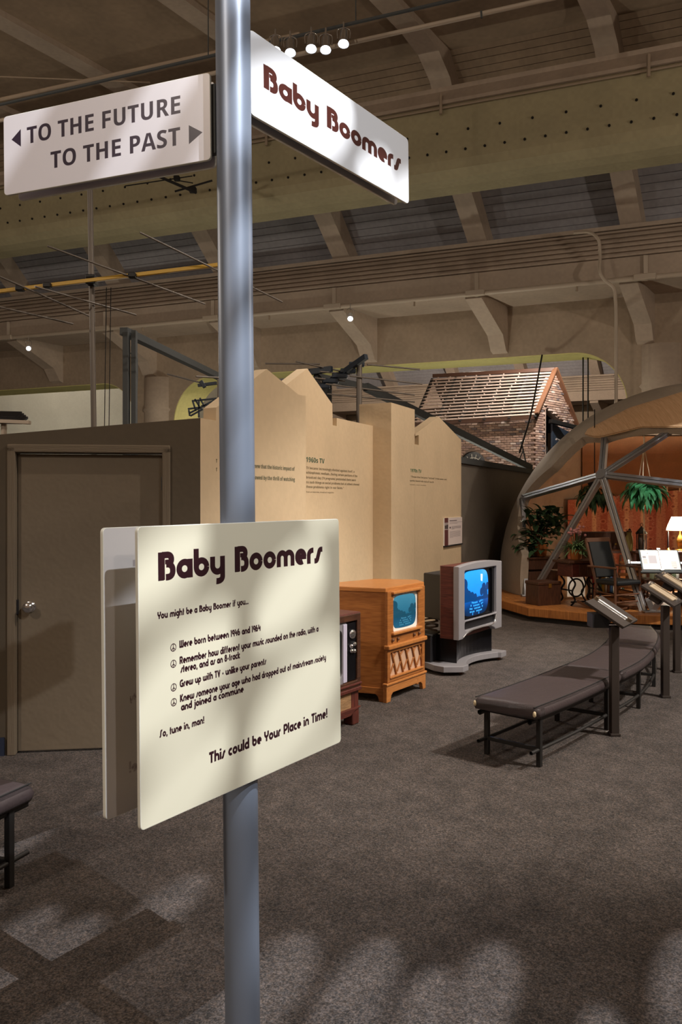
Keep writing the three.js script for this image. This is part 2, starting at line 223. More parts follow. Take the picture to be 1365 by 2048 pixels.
// ---------------------------------------------------------------- exhibit walls
const WALL_DIR = V(0.4325, 0, -0.9017), WALL_N = V(0.9017, 0, 0.4325);
function facade(o) {                                             // o = start of the wall on the floor
  const Ox = o.x, Oz = -o.z;
  const u = (px) => { const k = (px - CX) / FOCAL; return (k * Oz - Ox) / (0.4325 - 0.9017 * k); };
  const uv = (px, py) => { const a = u(px); return [a, EYE + (HORIZON - py) * (Oz + 0.9017 * a) / FOCAL]; };
  const m = new THREE.Matrix4().makeBasis(WALL_DIR, V(0, 1, 0), WALL_N).setPosition(o);
  return { u, uv, m, slab: (pts, depth) => metre(ext(poly(pts), depth).translate(0, 0, -depth), 1.5).applyMatrix4(m) };
}
const A = facade(at(401, HORIZON, 5.55).setY(0)), C = facade(at(783, HORIZON, 10.05).setY(0)), B = facade(V(0.406, 0, -10.158));
{
  const e = A.uv(612, 792)[0];
  struct('wall_display', A.slab([[0, 0], [e, 0], [e, A.uv(612, 792)[1]], A.uv(598, 790), A.uv(534, 738), A.uv(433, 815), [A.u(432), 2.286], [0, 2.286]], 0.11), M.tan);
  const s = B.u(560);
  struct('wall_display', B.slab([[s, 0], [-0.001, 0], [-0.001, B.uv(674, 836)[1]], B.uv(674, 836), [B.u(674), B.uv(674, 852)[1]], [B.u(666), B.uv(674, 852)[1]], B.uv(665, 808), B.uv(615, 737), [2 * B.u(615) - B.u(665), B.uv(665, 808)[1]], [s, B.uv(665, 808)[1] - 0.1]], 0.13), M.tan);
  const top = C.uv(783, 805)[1];
  struct('wall_display', C.slab([[0, 0], [C.u(830), 0], [C.u(830), top], [0, top]], 0.44), M.tan);
  const g0 = C.u(830), n1 = C.u(838);
  struct('wall_display', C.slab([[g0 + 0.003, 0], [C.u(923), 0], C.uv(923, 880), C.uv(878, 833), C.uv(831, 868), C.uv(831.5, 872), [n1, C.uv(838, 870)[1]], [n1, C.uv(838, 890)[1]], [g0 + 0.003, C.uv(838, 890)[1]]], 0.14), M.tan);
  // return at the back of the second gable wall keeps the row standing
  const back = metre(box(0.13, 2.2, 1.6), 1.5);
  // dark wall with the door, facing the camera
  const L = floorAt(-90, 1514), R = at(401, HORIZON, 5.55).setY(0), len = L.distanceTo(R), ang = Math.atan2(-(R.z - L.z), R.x - L.x);
  const m = new THREE.Matrix4().makeRotationY(ang).setPosition(L);
  const k = (px) => { const t = (px - CX) / FOCAL, dx = (R.x - L.x) / len, dz = -(R.z - L.z) / len; return (t * -L.z - L.x) / (dx - t * dz); };
  const d0 = k(30), d1 = k(327), dh = 2.035;
  const slope = (u) => 2.165 + 0.121 * (u / len);
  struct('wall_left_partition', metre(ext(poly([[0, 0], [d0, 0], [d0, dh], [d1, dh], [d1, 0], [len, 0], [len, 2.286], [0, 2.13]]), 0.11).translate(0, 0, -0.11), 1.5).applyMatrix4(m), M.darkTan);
  const door = structGroup('door_1'); door.applyMatrix4(m);
  const w = d1 - d0, mid = (d0 + d1) / 2;
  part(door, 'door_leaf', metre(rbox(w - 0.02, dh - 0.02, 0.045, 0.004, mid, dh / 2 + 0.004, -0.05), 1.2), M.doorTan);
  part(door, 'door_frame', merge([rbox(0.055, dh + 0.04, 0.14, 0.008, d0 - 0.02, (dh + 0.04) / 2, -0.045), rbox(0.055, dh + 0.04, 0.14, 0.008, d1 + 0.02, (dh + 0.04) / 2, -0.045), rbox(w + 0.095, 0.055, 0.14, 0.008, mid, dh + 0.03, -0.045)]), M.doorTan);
  const kx = k(58); const ky = EYE - (1216 - HORIZON) * 5.36 / FOCAL;
  const knob = part(door, 'door_knob', lathe([[0.001, 0], [0.038, 0], [0.04, 0.006], [0.034, 0.012], [0.016, 0.016], [0.014, 0.036], [0.03, 0.046], [0.036, 0.06], [0.03, 0.072], [0.012, 0.077], [0.001, 0.077]]).rotateX(Math.PI / 2).translate(kx, ky, -0.028), M.chrome, 'round chrome door knob');
  part(door, 'strike_plate', rbox(0.012, 0.1, 0.05, 0.003, d0 + 0.012, ky, -0.03), M.black);
  for (const hy of [0.25, 1.05, 1.83]) part(door, 'hinge', cyl(0.009, 0.009, 0.09, d1 - 0.008, hy, -0.02, 10), M.steel);
  struct('baseboard_left', box(k(16) - 0.02, 0.12, 0.02, (k(16) - 0.02) / 2, 0.06, 0.012).applyMatrix4(m), M.navy);
  // grey wall behind, running to the dome
  const D = facade(at(905, HORIZON, 12.6).setY(0)), dt = D.uv(923, 927)[1];
  struct('wall_grey', D.slab([[0, 0], [6.6, 0], [6.6, dt], [0, dt]], 0.12), M.greyWall);
  struct('trim_3', metre(box(6.6, 0.1, 0.2, 3.3, dt + 0.05, -0.05), 1.5).applyMatrix4(D.m), M.steel);
}

// ---------------------------------------------------------------- lettering
// a rounded fat display alphabet, drawn stroke by stroke: M/L = move/line, Q = curve, A = arc (cx, cy, r, from, to in degrees); x-height 100
const GLYPHS = {
  a: [100, ['A', 50, 50, 35, 0, 360], ['M', 85, 0, 'L', 85, 100]], b: [100, ['A', 50, 50, 35, 0, 360], ['M', 15, 150, 'L', 15, 50]], c: [80, ['A', 50, 50, 35, 50, 310]], d: [100, ['A', 50, 50, 35, 0, 360], ['M', 85, 150, 'L', 85, 0]],
  e: [98, ['A', 50, 50, 35, 0, 300], ['M', 15, 50, 'L', 100, 50]], f: [62, ['M', 25, 0, 'L', 25, 110, 'Q', 25, 135, 60, 135], ['M', 2, 88, 'L', 58, 88]], g: [100, ['A', 50, 50, 35, 0, 360], ['M', 85, 100, 'L', 85, -10, 'Q', 85, -40, 40, -38]],
  h: [100, ['M', 15, 150, 'L', 15, 0], ['M', 15, 50, 'A', 50, 50, 35, 180, 0], ['M', 85, 50, 'L', 85, 0]], i: [30, ['M', 15, 0, 'L', 15, 100], ['M', 15, 116, 'L', 15, 144]], j: [40, ['M', 25, 100, 'L', 25, -15, 'Q', 25, -40, -5, -38], ['M', 25, 116, 'L', 25, 144]],
  k: [88, ['M', 15, 150, 'L', 15, 0], ['M', 78, 100, 'L', 25, 48, 'L', 80, 0]], l: [30, ['M', 15, 150, 'L', 15, 0]], m: [150, ['M', 15, 0, 'L', 15, 55, 'A', 45, 55, 30, 180, 0, 'L', 75, 0], ['M', 75, 55, 'A', 105, 55, 30, 180, 0, 'L', 135, 0]],
  n: [100, ['M', 15, 0, 'L', 15, 50, 'A', 50, 50, 35, 180, 0, 'L', 85, 0]], o: [100, ['A', 50, 50, 35, 0, 360]], p: [100, ['A', 50, 50, 35, 0, 360], ['M', 15, 50, 'L', 15, -48]], r: [62, ['M', 15, 0, 'L', 15, 50, 'Q', 15, 85, 60, 85]],
  s: [66, ['M', 74, 86, 'L', 60, 86, 'Q', 44, 86, 40, 66, 'L', 28, 34, 'Q', 24, 14, 8, 14, 'L', -4, 14]], t: [52, ['M', 24, 0, 'L', 24, 138], ['M', 0, 88, 'L', 50, 88]], u: [100, ['M', 15, 100, 'L', 15, 50, 'A', 50, 50, -35, 180, 360, 'L', 85, 100], ['M', 85, 50, 'L', 85, 0]],
  v: [84, ['M', 12, 100, 'L', 42, 8, 'L', 72, 100]], w: [150, ['M', 15, 100, 'L', 15, 45, 'A', 45, 45, -30, 180, 360, 'L', 75, 100], ['M', 75, 45, 'A', 105, 45, -30, 180, 360, 'L', 135, 100]], y: [100, ['M', 15, 100, 'L', 15, 50, 'A', 50, 50, -35, 180, 360, 'L', 85, 100], ['M', 85, 60, 'L', 85, -10, 'Q', 85, -40, 40, -38]],
  B: [104, ['M', 18, 0, 'L', 18, 145], ['M', 24, 2, 'L', 24, 145], ['M', 24, 130, 'L', 58, 130, 'Q', 82, 128, 82, 106, 'Q', 82, 86, 60, 82, 'L', 50, 82], ['M', 50, 82, 'L', 62, 82, 'Q', 90, 76, 90, 48, 'Q', 90, 15, 58, 15, 'L', 47, 15], ['M', 60, 82, 'L', 60, 106]], T: [96, ['M', 0, 130, 'L', 96, 130], ['M', 48, 130, 'L', 48, 0]],
  Y: [100, ['M', 12, 145, 'L', 12, 105, 'Q', 14, 68, 50, 68, 'Q', 86, 68, 88, 105, 'L', 88, 145], ['M', 50, 70, 'L', 50, 0]], W: [134, ['M', 15, 145, 'L', 15, 15, 'L', 119, 15, 'L', 119, 145], ['M', 67, 145, 'L', 67, 15]], R: [104, ['M', 18, 0, 'L', 18, 130, 'L', 55, 130, 'Q', 88, 128, 88, 96, 'Q', 88, 66, 55, 62, 'L', 30, 62], ['M', 55, 62, 'L', 92, 0]],
  G: [118, ['M', 104, 124, 'Q', 80, 132, 62, 130, 'Q', 15, 124, 15, 72, 'Q', 15, 15, 64, 15, 'L', 102, 15, 'L', 102, 66, 'L', 64, 66]], K: [104, ['M', 18, 0, 'L', 18, 145], ['M', 92, 145, 'L', 34, 76, 'L', 96, 0]], S: [84, ['M', 84, 130, 'L', 60, 130, 'Q', 44, 130, 40, 100, 'L', 34, 46, 'Q', 30, 15, 12, 15, 'L', 0, 15]],
  P: [100, ['M', 18, 0, 'L', 18, 130, 'L', 52, 130, 'Q', 88, 128, 88, 94, 'Q', 88, 60, 52, 58, 'L', 24, 58]], V: [104, ['M', 12, 145, 'L', 52, 10, 'L', 92, 145]], 1: [44, ['M', 4, 120, 'L', 26, 132, 'L', 26, 0]], 9: [94, ['A', 47, 95, 32, 0, 360], ['M', 79, 95, 'L', 79, 0]], 4: [96, ['M', 20, 145, 'L', 20, 62, 'L', 96, 62], ['M', 74, 110, 'L', 74, 0]],
  6: [94, ['A', 47, 47, 32, 0, 360], ['M', 15, 47, 'L', 15, 100, 'Q', 18, 128, 56, 130]], 8: [94, ['A', 47, 105, 26, 0, 360], ['A', 47, 46, 32, 0, 360]], '.': [34, ['M', 17, 0, 'L', 17, 28]], ',': [34, ['M', 17, 26, 'L', 17, 0, 'L', 6, -18]], '-': [60, ['M', 8, 52, 'L', 52, 52]], '!': [36, ['M', 18, 145, 'L', 18, 44], ['M', 18, 0, 'L', 18, 28]],
};
const advance = (ch) => (ch === ' ' ? 62 : (GLYPHS[ch] ? GLYPHS[ch][0] : 60) + 11);
const measure = (s) => [...s].reduce((a, c) => a + advance(c), 0) - 11;
function letters(g, text, x, y, width, xh, weight = 33) {        // text fitted between x and x + width on the baseline y
  g.save(); g.translate(x, y); g.scale(width / measure(text), -xh / 100); g.lineWidth = weight; g.lineCap = 'butt'; g.lineJoin = 'round';
  for (const ch of text) {
    if (GLYPHS[ch]) for (const stroke of GLYPHS[ch].slice(1)) {
      g.beginPath();
      for (let i = 0; i < stroke.length;) {
        const k = stroke[i];
        if (k === 'M') { g.moveTo(stroke[i + 1], stroke[i + 2]); i += 3; } else if (k === 'L') { g.lineTo(stroke[i + 1], stroke[i + 2]); i += 3; } else if (k === 'Q') { g.quadraticCurveTo(...stroke.slice(i + 1, i + 5)); i += 5; } else {
          const [cx, cy, r, a0, a1] = stroke.slice(i + 1, i + 6), R = Math.abs(r), full = a1 - a0 === 360 && r > 0, down = r > 0 && !full && a1 > a0;
          const steps = 28; for (let s = 0; s <= steps; s++) { const a = (a0 + (a1 - a0) * s / steps) * Math.PI / 180, px = cx + R * Math.cos(a), py = cy + R * Math.sin(a); if (s === 0 && i === 0) g.moveTo(px, py); else g.lineTo(px, py); }
          i += 6;
        }
      }
      g.stroke();
    }
    g.translate(advance(ch), 0);
  }
  g.restore();
}
const INK = '#33191f';
function infoText(g, w, h) {
  const line = (s, u0, u1, v, xh, wt) => letters(g, s, u0 * w, v * h, (u1 - u0) * w, xh * h, wt);
  g.strokeStyle = g.fillStyle = INK;
  line('Baby Boomers', 0.074, 0.884, 0.186, 0.066, 34);
  line('You might be a Baby Boomer if you...', 0.071, 0.469, 0.314, 0.0165, 36);
  line('Were born between 1946 and 1964', 0.156, 0.529, 0.426, 0.0175, 38);
  line('Remember how different your music sounded on the radio, with a', 0.156, 0.859, 0.482, 0.0175, 38);
  line('stereo, and as an 8-track', 0.16, 0.424, 0.513, 0.0175, 38);
  line('Grew up with TV - unlike your parents', 0.156, 0.556, 0.563, 0.0175, 38);
  line('Knew someone your age who had dropped out of mainstream society', 0.156, 0.905, 0.614, 0.0175, 38);
  line('and joined a commune', 0.16, 0.44, 0.645, 0.0175, 38);
  line('So, tune in, man!', 0.074, 0.257, 0.714, 0.0175, 36);
  line('This could be Your Place in Time!', 0.277, 0.911, 0.866, 0.0275, 36);
  for (const v of [0.42, 0.476, 0.557, 0.608]) {                 // peace signs as bullets
    const x = 0.131 * w, y = v * h, r = 0.0125 * h; g.lineWidth = r * 0.22; g.beginPath(); g.arc(x, y, r, 0, 6.2832); g.moveTo(x, y - r); g.lineTo(x, y + r); g.moveTo(x, y); g.lineTo(x - r * 0.7, y + r * 0.7); g.moveTo(x, y); g.lineTo(x + r * 0.7, y + r * 0.7); g.stroke();
  }
}
const CREAM = '#ece6cd', SNOW = '#e2e2e4', LILAC = '#eeeaf0';
const infoMap = canvasTexture(1638, 1408, (g, w, h) => { g.fillStyle = CREAM; g.fillRect(0, 0, w, h); infoText(g, w, h); });
const ghostMap = canvasTexture(819, 704, (g, w, h) => { g.fillStyle = '#e6e2e2'; g.fillRect(0, 0, w, h); g.globalAlpha = 0.22; g.translate(w, 0); g.scale(-1, 1); infoText(g, w, h); });
const titleMap = canvasTexture(1640, 456, (g, w, h) => { g.fillStyle = SNOW; g.fillRect(0, 0, w, h); g.strokeStyle = '#4a241f'; letters(g, 'Baby Boomers', 0.068 * w, 0.592 * h, 0.863 * w, 0.197 * h, 35); });
const arrowMap = canvasTexture(1400, 474, (g, w, h) => {
  g.fillStyle = LILAC; g.fillRect(0, 0, w, h); g.fillStyle = '#2c1d33'; g.textAlign = 'left'; g.textBaseline = 'alphabetic';
  const fit = (s, u0, u1, v) => { g.save(); g.font = 'bold 128px sans-serif'; g.translate(u0 * w, v * h); g.scale((u1 - u0) * w / g.measureText(s).width, 1.06); g.fillText(s, 0, 0); g.restore(); };
  fit('TO THE FUTURE', 0.122, 0.874, 0.40); fit('TO THE PAST', 0.243, 0.868, 0.765);
  g.beginPath(); g.moveTo(0.043 * w, 0.31 * h); g.lineTo(0.092 * w, 0.20 * h); g.lineTo(0.092 * w, 0.42 * h); g.fill();
  g.beginPath(); g.moveTo(0.965 * w, 0.672 * h); g.lineTo(0.905 * w, 0.56 * h); g.lineTo(0.905 * w, 0.78 * h); g.fill();
});

// ---------------------------------------------------------------- signpost
{
  const PX = -0.2937, PZ = 2.27, lean = 0.0098;
  const post = thing('signpost', 'tall grey metal post carrying two direction signs and a cream information panel', 'signpost', [PX + 1.7 * lean, 0, -PZ]);
  post.rotation.z = lean;
  const local = (x, y, Z) => V(x - PX, y, -(Z - PZ));
  part(post, 'pole', cyl(0.0495, 0.0495, 5.6, 0, 2.8, 0, 48), M.pole);
  part(post, 'base_plate', lathe([[0.001, 0], [0.17, 0], [0.17, 0.012], [0.16, 0.018], [0.07, 0.022], [0.06, 0.05], [0.0505, 0.055]], 40), M.pole);
  function panel(name, label, face, w, h, thick, radius, centre, turn) {
    const geo = ext(roundRect(w, h, radius), thick, 0.0015, 8).translate(0, 0, -thick / 2), p = geo.attributes.position, uv = geo.attributes.uv;
    for (let i = 0; i < p.count; i++) uv.setXY(i, p.getX(i) / w + 0.5, p.getY(i) / h + 0.5);
    const m = part(post, name, geo, [face, M.acrylicEdge], label); m.position.copy(centre); m.rotation.y = turn; return m;
  }
  const face = (map, rough) => new THREE.MeshPhysicalMaterial({ map, roughness: rough, clearcoat: 0.25, clearcoatRoughness: 0.25 });
  const place = (lx, lz, rx, rz) => ({ c: [(lx + rx) / 2, (lz + rz) / 2], turn: Math.atan2(rz - lz, rx - lx), w: Math.hypot(rx - lx, rz - lz) });
  const put = (s, y, off) => local(s.c[0] + Math.sin(s.turn) * off, y, s.c[1] - Math.cos(s.turn) * off);
  const info = place(-0.4838, 1.886, -0.012, 2.576);
  panel('information_panel', 'square cream panel listing who might be one, facing the viewer', face(infoMap, 0.32), info.w, 0.718, 0.008, 0.014, put(info, 1.286, 0), info.turn);
  panel('back_panel', 'matching rear panel with mirrored print showing through', face(ghostMap, 0.22), info.w, 0.716, 0.008, 0.014, put(info, 1.283, -0.125), info.turn);
  for (const y of [1.02, 1.55]) part(post, 'panel_bracket', rbox(0.05, 0.05, 0.112, 0.004).applyMatrix4(new THREE.Matrix4().makeRotationY(info.turn).setPosition(put(info, y, -0.0625))), M.steel);
  const title = place(-0.2645, 2.314, 0.2547, 3.03);
  panel('title_sign', 'white sign with brown rounded lettering on the right of the post', face(titleMap, 0.3), title.w, 0.246, 0.006, 0.02, put(title, 2.943, 0.012), title.turn);
  const tb = panel('title_back', 'rear white sheet of the right-hand sign', face(titleMap, 0.3), title.w - 0.02, 0.246, 0.006, 0.02, put(title, 2.937, -0.02), title.turn + Math.PI); tb.position.add(V(-0.012, 0, 0.014));
  const dir = place(-1.048, 2.538, -0.355, 2.287);
  panel('direction_sign', 'white sign with two lines of dark capitals and two arrows', face(arrowMap, 0.35), dir.w, 0.2485, 0.006, 0.014, put(dir, 2.799, 0.012), dir.turn);
  const db = panel('direction_back', 'rear white sheet of the left-hand sign', face(arrowMap, 0.35), dir.w - 0.03, 0.2485, 0.006, 0.014, put(dir, 2.792, -0.02), dir.turn + Math.PI); db.position.add(V(0.01, 0, 0));
  for (const [s, e, y] of [[title, -1, 2.94], [dir, 1, 2.796]]) part(post, 'sign_bracket', rbox(0.11, 0.2, 0.018, 0.003).applyMatrix4(new THREE.Matrix4().makeRotationY(s.turn).setPosition(put(s, y, -0.004).addScaledVector(V(Math.cos(s.turn), 0, -Math.sin(s.turn)), e * (s.w / 2 - 0.045)))), M.steel);
}

// ---------------------------------------------------------------- print on the exhibit walls
function wallPrint(wall, F, px0, px1, pyTop, height, draw, label) {
  const a = F.uv(px0, pyTop), b = F.u(px1), w = b - a[0], res = 1000 / Math.max(w, height);
  const map = canvasTexture(Math.round(w * res), Math.round(height * res), (g, cw, ch) => { g.clearRect(0, 0, cw, ch); draw(g, cw, ch); });
  const m = mesh('printed_text', new THREE.PlaneGeometry(w, height).translate(a[0] + w / 2, a[1] - height / 2, 0.0015).applyMatrix4(F.m), new THREE.MeshStandardMaterial({ map, transparent: true, roughness: 0.8 }), null);
  m.userData.label = label; wall.add(m);
}
const displays = scene.children.filter((o) => o.name.startsWith('wall_display'));
const fitText = (g, s, x, y, w, size, weight = '') => { g.save(); g.font = `${weight} ${size}px sans-serif`; g.translate(x, y); g.scale(w / g.measureText(s).width, 1); g.fillText(s, 0, 0); g.restore(); };
wallPrint(displays[0], A, 432, 590, 908, 0.22, (g, w, h) => {
  g.fillStyle = '#5b5f49'; const a0 = (A.u(505) - A.u(432)) / (A.u(590) - A.u(432));
  fitText(g, 'knew that the historic impact of', a0 * w, 0.36 * h, (1 - a0) * w * 0.99, 0.2 * h, 'bold'); fitText(g, 'followed by the thrill of watching', a0 * w - 0.03 * w, 0.76 * h, (1 - a0) * w + 0.03 * w, 0.2 * h, 'bold');
  fitText(g, 'T', 0, 0.28 * h, 0.014 * w, 0.16 * h, 'bold'); fitText(g, 'T', 0, 0.56 * h, 0.014 * w, 0.16 * h, 'bold');
}, 'two lines of olive text');
wallPrint(displays[1], B, 610, 720, 910, 0.43, (g, w, h) => {
  g.fillStyle = '#2f5742'; fitText(g, '1960s TV', 0.015 * w, 0.165 * h, 0.31 * w, 0.17 * h, 'bold'); g.fillStyle = '#77694c';
  ['TV became increasingly divided against itself, a', 'schizophrenic medium...During certain portions of the', 'broadcast day (TV programs) pretended there were', 'no such things as social problems but at others shoved', 'these problems right in our faces."'].forEach((s, i) => fitText(g, s, 0.02 * w, (0.34 + i * 0.118) * h, [0.87, 0.93, 0.9, 0.97, 0.66][i] * w, 0.082 * h, 'bold'));
  g.globalAlpha = 0.7; fitText(g, 'from an interview, broadcast magazine', 0.02 * w, 0.93 * h, 0.47 * w, 0.05 * h, 'bold');
}, 'green heading over five lines of text');
wallPrint(displays[2], C, 820, 896, 934, 0.32, (g, w, h) => {
  g.fillStyle = '#2f6a48'; fitText(g, '1970s TV', 0.01 * w, 0.2 * h, 0.27 * w, 0.2 * h, 'bold'); g.fillStyle = '#7d6f54';
  fitText(g, '"Those that became "retired" if the news cast', 0.02 * w, 0.43 * h, 0.95 * w, 0.1 * h, 'bold'); fitText(g, 'spoke hundreds out of touch', 0.0, 0.6 * h, 0.6 * w, 0.1 * h, 'bold'); g.globalAlpha = 0.7; fitText(g, 'television, a viewer remembers', 0.0, 0.75 * h, 0.4 * w, 0.055 * h, 'bold');
}, 'green heading over two lines of text');
{
  const F = C, a = F.uv(887, 1036), b = F.u(922.4), w = b - a[0], h = a[1] - F.uv(887, 1092)[1];
  const map = canvasTexture(360, 512, (g, cw, ch) => {
    g.fillStyle = '#dccfcb'; g.fillRect(0, 0, cw, ch); g.fillStyle = '#5a2326'; g.fillRect(0, 0, cw * 0.2, ch); g.fillStyle = '#a79a9a'; g.fillRect(0, ch * 0.17, cw * 0.2, ch * 0.26); g.fillStyle = '#3a3032'; g.fillRect(4, ch * 0.27, cw * 0.09, ch * 0.12); g.fillRect(cw * 0.11, ch * 0.25, cw * 0.08, ch * 0.15);
    g.fillStyle = '#54464c'; g.fillRect(cw * 0.27, ch * 0.1, cw * 0.42, 14); g.fillRect(cw * 0.27, ch * 0.17, cw * 0.73, 5); g.fillRect(cw * 0.27, ch * 0.33, cw * 0.07, 34); g.fillStyle = '#83757a'; g.fillRect(cw * 0.27, ch * 0.21, cw * 0.45, 7);
    for (let i = 0; i < 5; i++) g.fillRect(cw * 0.38, ch * (0.32 + i * 0.024), cw * (i < 4 ? 0.55 : 0.16), 6); for (let i = 0; i < 10; i++) g.fillRect(cw * 0.28, ch * (0.5 + i * 0.025), cw * (i < 9 ? 0.62 : 0.2), 4);
  });
  const face = new THREE.MeshStandardMaterial({ map, roughness: 0.6 });
  const geo = box(w, h, 0.02), mats = [M.white, M.white, M.white, M.white, face, M.white];
  const t = thing('wall_label', 'white information sheet with a dark red side stripe near the right end of the wall', 'label');
  const sheet = part(t, 'label_sheet', geo.translate(a[0] + w / 2, a[1] - h / 2, 0.011).applyMatrix4(F.m), mats);
  part(t, 'label_holder', box(w, 0.02, 0.035, a[0] + w / 2, a[1] - h - 0.006, 0.018).applyMatrix4(F.m), M.black);
}

// ---------------------------------------------------------------- televisions
function screenMap(dim) {
  return canvasTexture(512, 400, (g, w, h) => {
    const gr = g.createLinearGradient(0, 0, 0, h); gr.addColorStop(0, dim ? '#4f9cb8' : '#2a9df5'); gr.addColorStop(0.55, dim ? '#2f7d9c' : '#1a86e8'); gr.addColorStop(0.7, dim ? '#1c5a78' : '#0a4a94'); gr.addColorStop(1, dim ? '#2a6f8e' : '#05203f'); g.fillStyle = gr; g.fillRect(0, 0, w, h);
    g.fillStyle = dim ? '#1f5a72' : '#073a6e'; const blob = (x, y, r) => { g.beginPath(); g.arc(x * w, y * h, r * w, 0, 6.2832); g.fill(); };
    for (const [x, y, r] of [[0.02, 0.3, 0.14], [0.08, 0.5, 0.13], [0.2, 0.55, 0.1], [0.32, 0.58, 0.09], [0.44, 0.6, 0.07], [0.7, 0.5, 0.07], [0.8, 0.42, 0.09], [0.86, 0.56, 0.1], [0.96, 0.4, 0.07]]) blob(x, y, r);
    g.fillRect(0, 0.6 * h, w, 0.08 * h); g.fillStyle = dim ? '#4fa3c4' : '#39a8ff';
    for (let r = 0; r < 4; r++) for (let c = 0; c < 9; c++) if ((r * 7 + c * 3) % 5) g.fillRect((0.24 + c * 0.062 + (r % 2) * 0.02) * w, (0.7 + r * 0.065) * h, 0.044 * w, 0.034 * h);
    if (!dim) { g.fillStyle = '#e8f6ff'; g.fillRect(0.68 * w, 0.1 * h, 0.09 * w, 0.14 * h); g.fillStyle = '#2d8fe0'; g.fillRect(0.36 * w, 0.94 * h, 0.03 * w, 0.05 * h); g.fillRect(0.6 * w, 0.94 * h, 0.03 * w, 0.05 * h); }
  });
}
function bulge(w, h, r, depth) {                                 // rounded picture tube, its middle proud of the edge
  const g = new THREE.PlaneGeometry(w, h, 24, 20), p = g.attributes.position;
  for (let i = 0; i < p.count; i++) {
    let x = p.getX(i) / (w / 2), y = p.getY(i) / (h / 2); const n = Math.pow(Math.pow(Math.abs(x), 5) + Math.pow(Math.abs(y), 5), 0.2), m = Math.max(Math.abs(x), Math.abs(y)) || 1, k = n > 0 ? m / n : 1; x *= k; y *= k;
    p.setXYZ(i, x * w / 2, y * h / 2, depth * (1 - 0.5 * x * x - 0.5 * y * y));
  }
  g.computeVertexNormals(); return g;
}
function framed(w, h, hole, depth, z, bevel = 0.004, outerR = 0.004) {        // board with a rounded opening: hole = [x, y, w, h, r]
  const s = outerR > 0.005 ? roundRect(w, h, outerR, 0, 0) : poly([[0, 0], [w, 0], [w, h], [0, h]]), i = roundRect(hole[2], hole[3], hole[4], hole[0], hole[1]); s.holes.push(i); return ext(s, depth, bevel, 8).translate(0, 0, z);
}
{ // light oak console of the 1950s
  const FL = [0.378, 6.8], dir = [0.576, 0.817], turn = Math.atan2(dir[1], dir[0]);
  const tv = thing('console_television', 'tall light oak console television with small round-cornered screen and diagonal louvre grille', 'television', [FL[0], 0, -FL[1]], turn);
  const loc = ([X, Z]) => { const x = X - FL[0], z = Z - FL[1]; return [x * dir[0] + z * dir[1], -x * dir[1] + z * dir[0]]; };   // [along, back]
  const plan = [[0.378, 6.8], [0.752, 7.33], [0.71, 7.53], [0.32, 7.62], [-0.12, 7.2], [-0.14, 6.995]].map(loc);
  const grow = (k) => { const cx = plan.reduce((a, p) => a + p[0], 0) / 6, cy = plan.reduce((a, p) => a + p[1], 0) / 6; return plan.map(([x, y]) => [cx + (x - cx) * k, cy + (y - cy) * k]); };
  const W = 0.645;
  part(tv, 'cabinet', metre(prism(grow(0.985), 0.86, 0.085, 0.003), 0.5, true), M.oak);
  part(tv, 'cabinet_top', metre(prism(grow(1.02), 0.028, 0.94, 0.006), 0.5, true), M.oakTop);
  part(tv, 'upper_front', metre(framed(W, 0.47, [0.095, 0.115, 0.43, 0.325, 0.03], 0.022, -0.004), 0.5, true).translate(0, 0.47, 0), M.oak);
  part(tv, 'screen_mask', framed(0.45, 0.34, [0.03, 0.03, 0.39, 0.28, 0.07], 0.006, 0, 0.002).translate(0.085, 0.578, -0.002), M.white);
  const tube_ = part(tv, 'picture_screen', bulge(0.39, 0.285, 0.07, 0.014).translate(0.31, 0.748, 0.001), new THREE.MeshStandardMaterial({ color: 0x0a1216, roughness: 0.12, emissive: 0xffffff, emissiveMap: screenMap(true), emissiveIntensity: 0.75 }), 'lit blue picture tube');
  for (const [y, n] of [[0.925, 'screen_moulding'], [0.575, 'screen_moulding']]) part(tv, n, metre(rbox(0.5, 0.024, 0.05, 0.008, 0.31, y, 0.025), 0.5), M.oakTop);
  part(tv, 'shelf_moulding', metre(rbox(W + 0.02, 0.04, 0.06, 0.012, W / 2, 0.465, 0.016), 0.5), M.oakTop);
  for (const x of [0.075, 0.16, 0.44, 0.53]) part(tv, 'tuning_knob', lathe([[0.001, 0], [0.014, 0], [0.013, 0.016], [0.01, 0.022], [0.001, 0.023]], 18).rotateX(Math.PI / 2).translate(x, 0.522, 0.018), M.chestnut);
  part(tv, 'speaker_frame', metre(framed(W, 0.29, [0.05, 0.045, W - 0.1, 0.205, 0.005], 0.022, -0.004), 0.5, true).translate(0, 0.165, 0), M.oak);
  part(tv, 'speaker_cloth', box(W - 0.09, 0.215, 0.006, W / 2, 0.312, -0.001), M.grille);
  for (let k = 0; k < 5; k++) { const x = 0.09 + k * 0.115; part(tv, 'louvre', metre(merge([beam(V(x, 0.41, 0.006), V(x + 0.075, 0.215, 0.006), 0.016, 0.022, V(0, 0, 1)), beam(V(x + 0.035, 0.32, 0.005), V(x - 0.025, 0.235, 0.005), 0.012, 0.018, V(0, 0, 1)), beam(V(x + 0.02, 0.36, 0.005), V(x + 0.075, 0.405, 0.005), 0.012, 0.018, V(0, 0, 1))]), 0.5), M.oak); }
  const skirt = poly([[-0.015, 0], [0.05, 0], [0.062, 0.05], [0.09, 0.072], [W - 0.075, 0.072], [W - 0.047, 0.05], [W - 0.035, 0], [W + 0.015, 0], [W + 0.015, 0.15], [-0.015, 0.15]]);
  part(tv, 'base_skirt', metre(ext(skirt, 0.03, 0.004).translate(0, 0, -0.012), 0.5, true), M.oakTop);
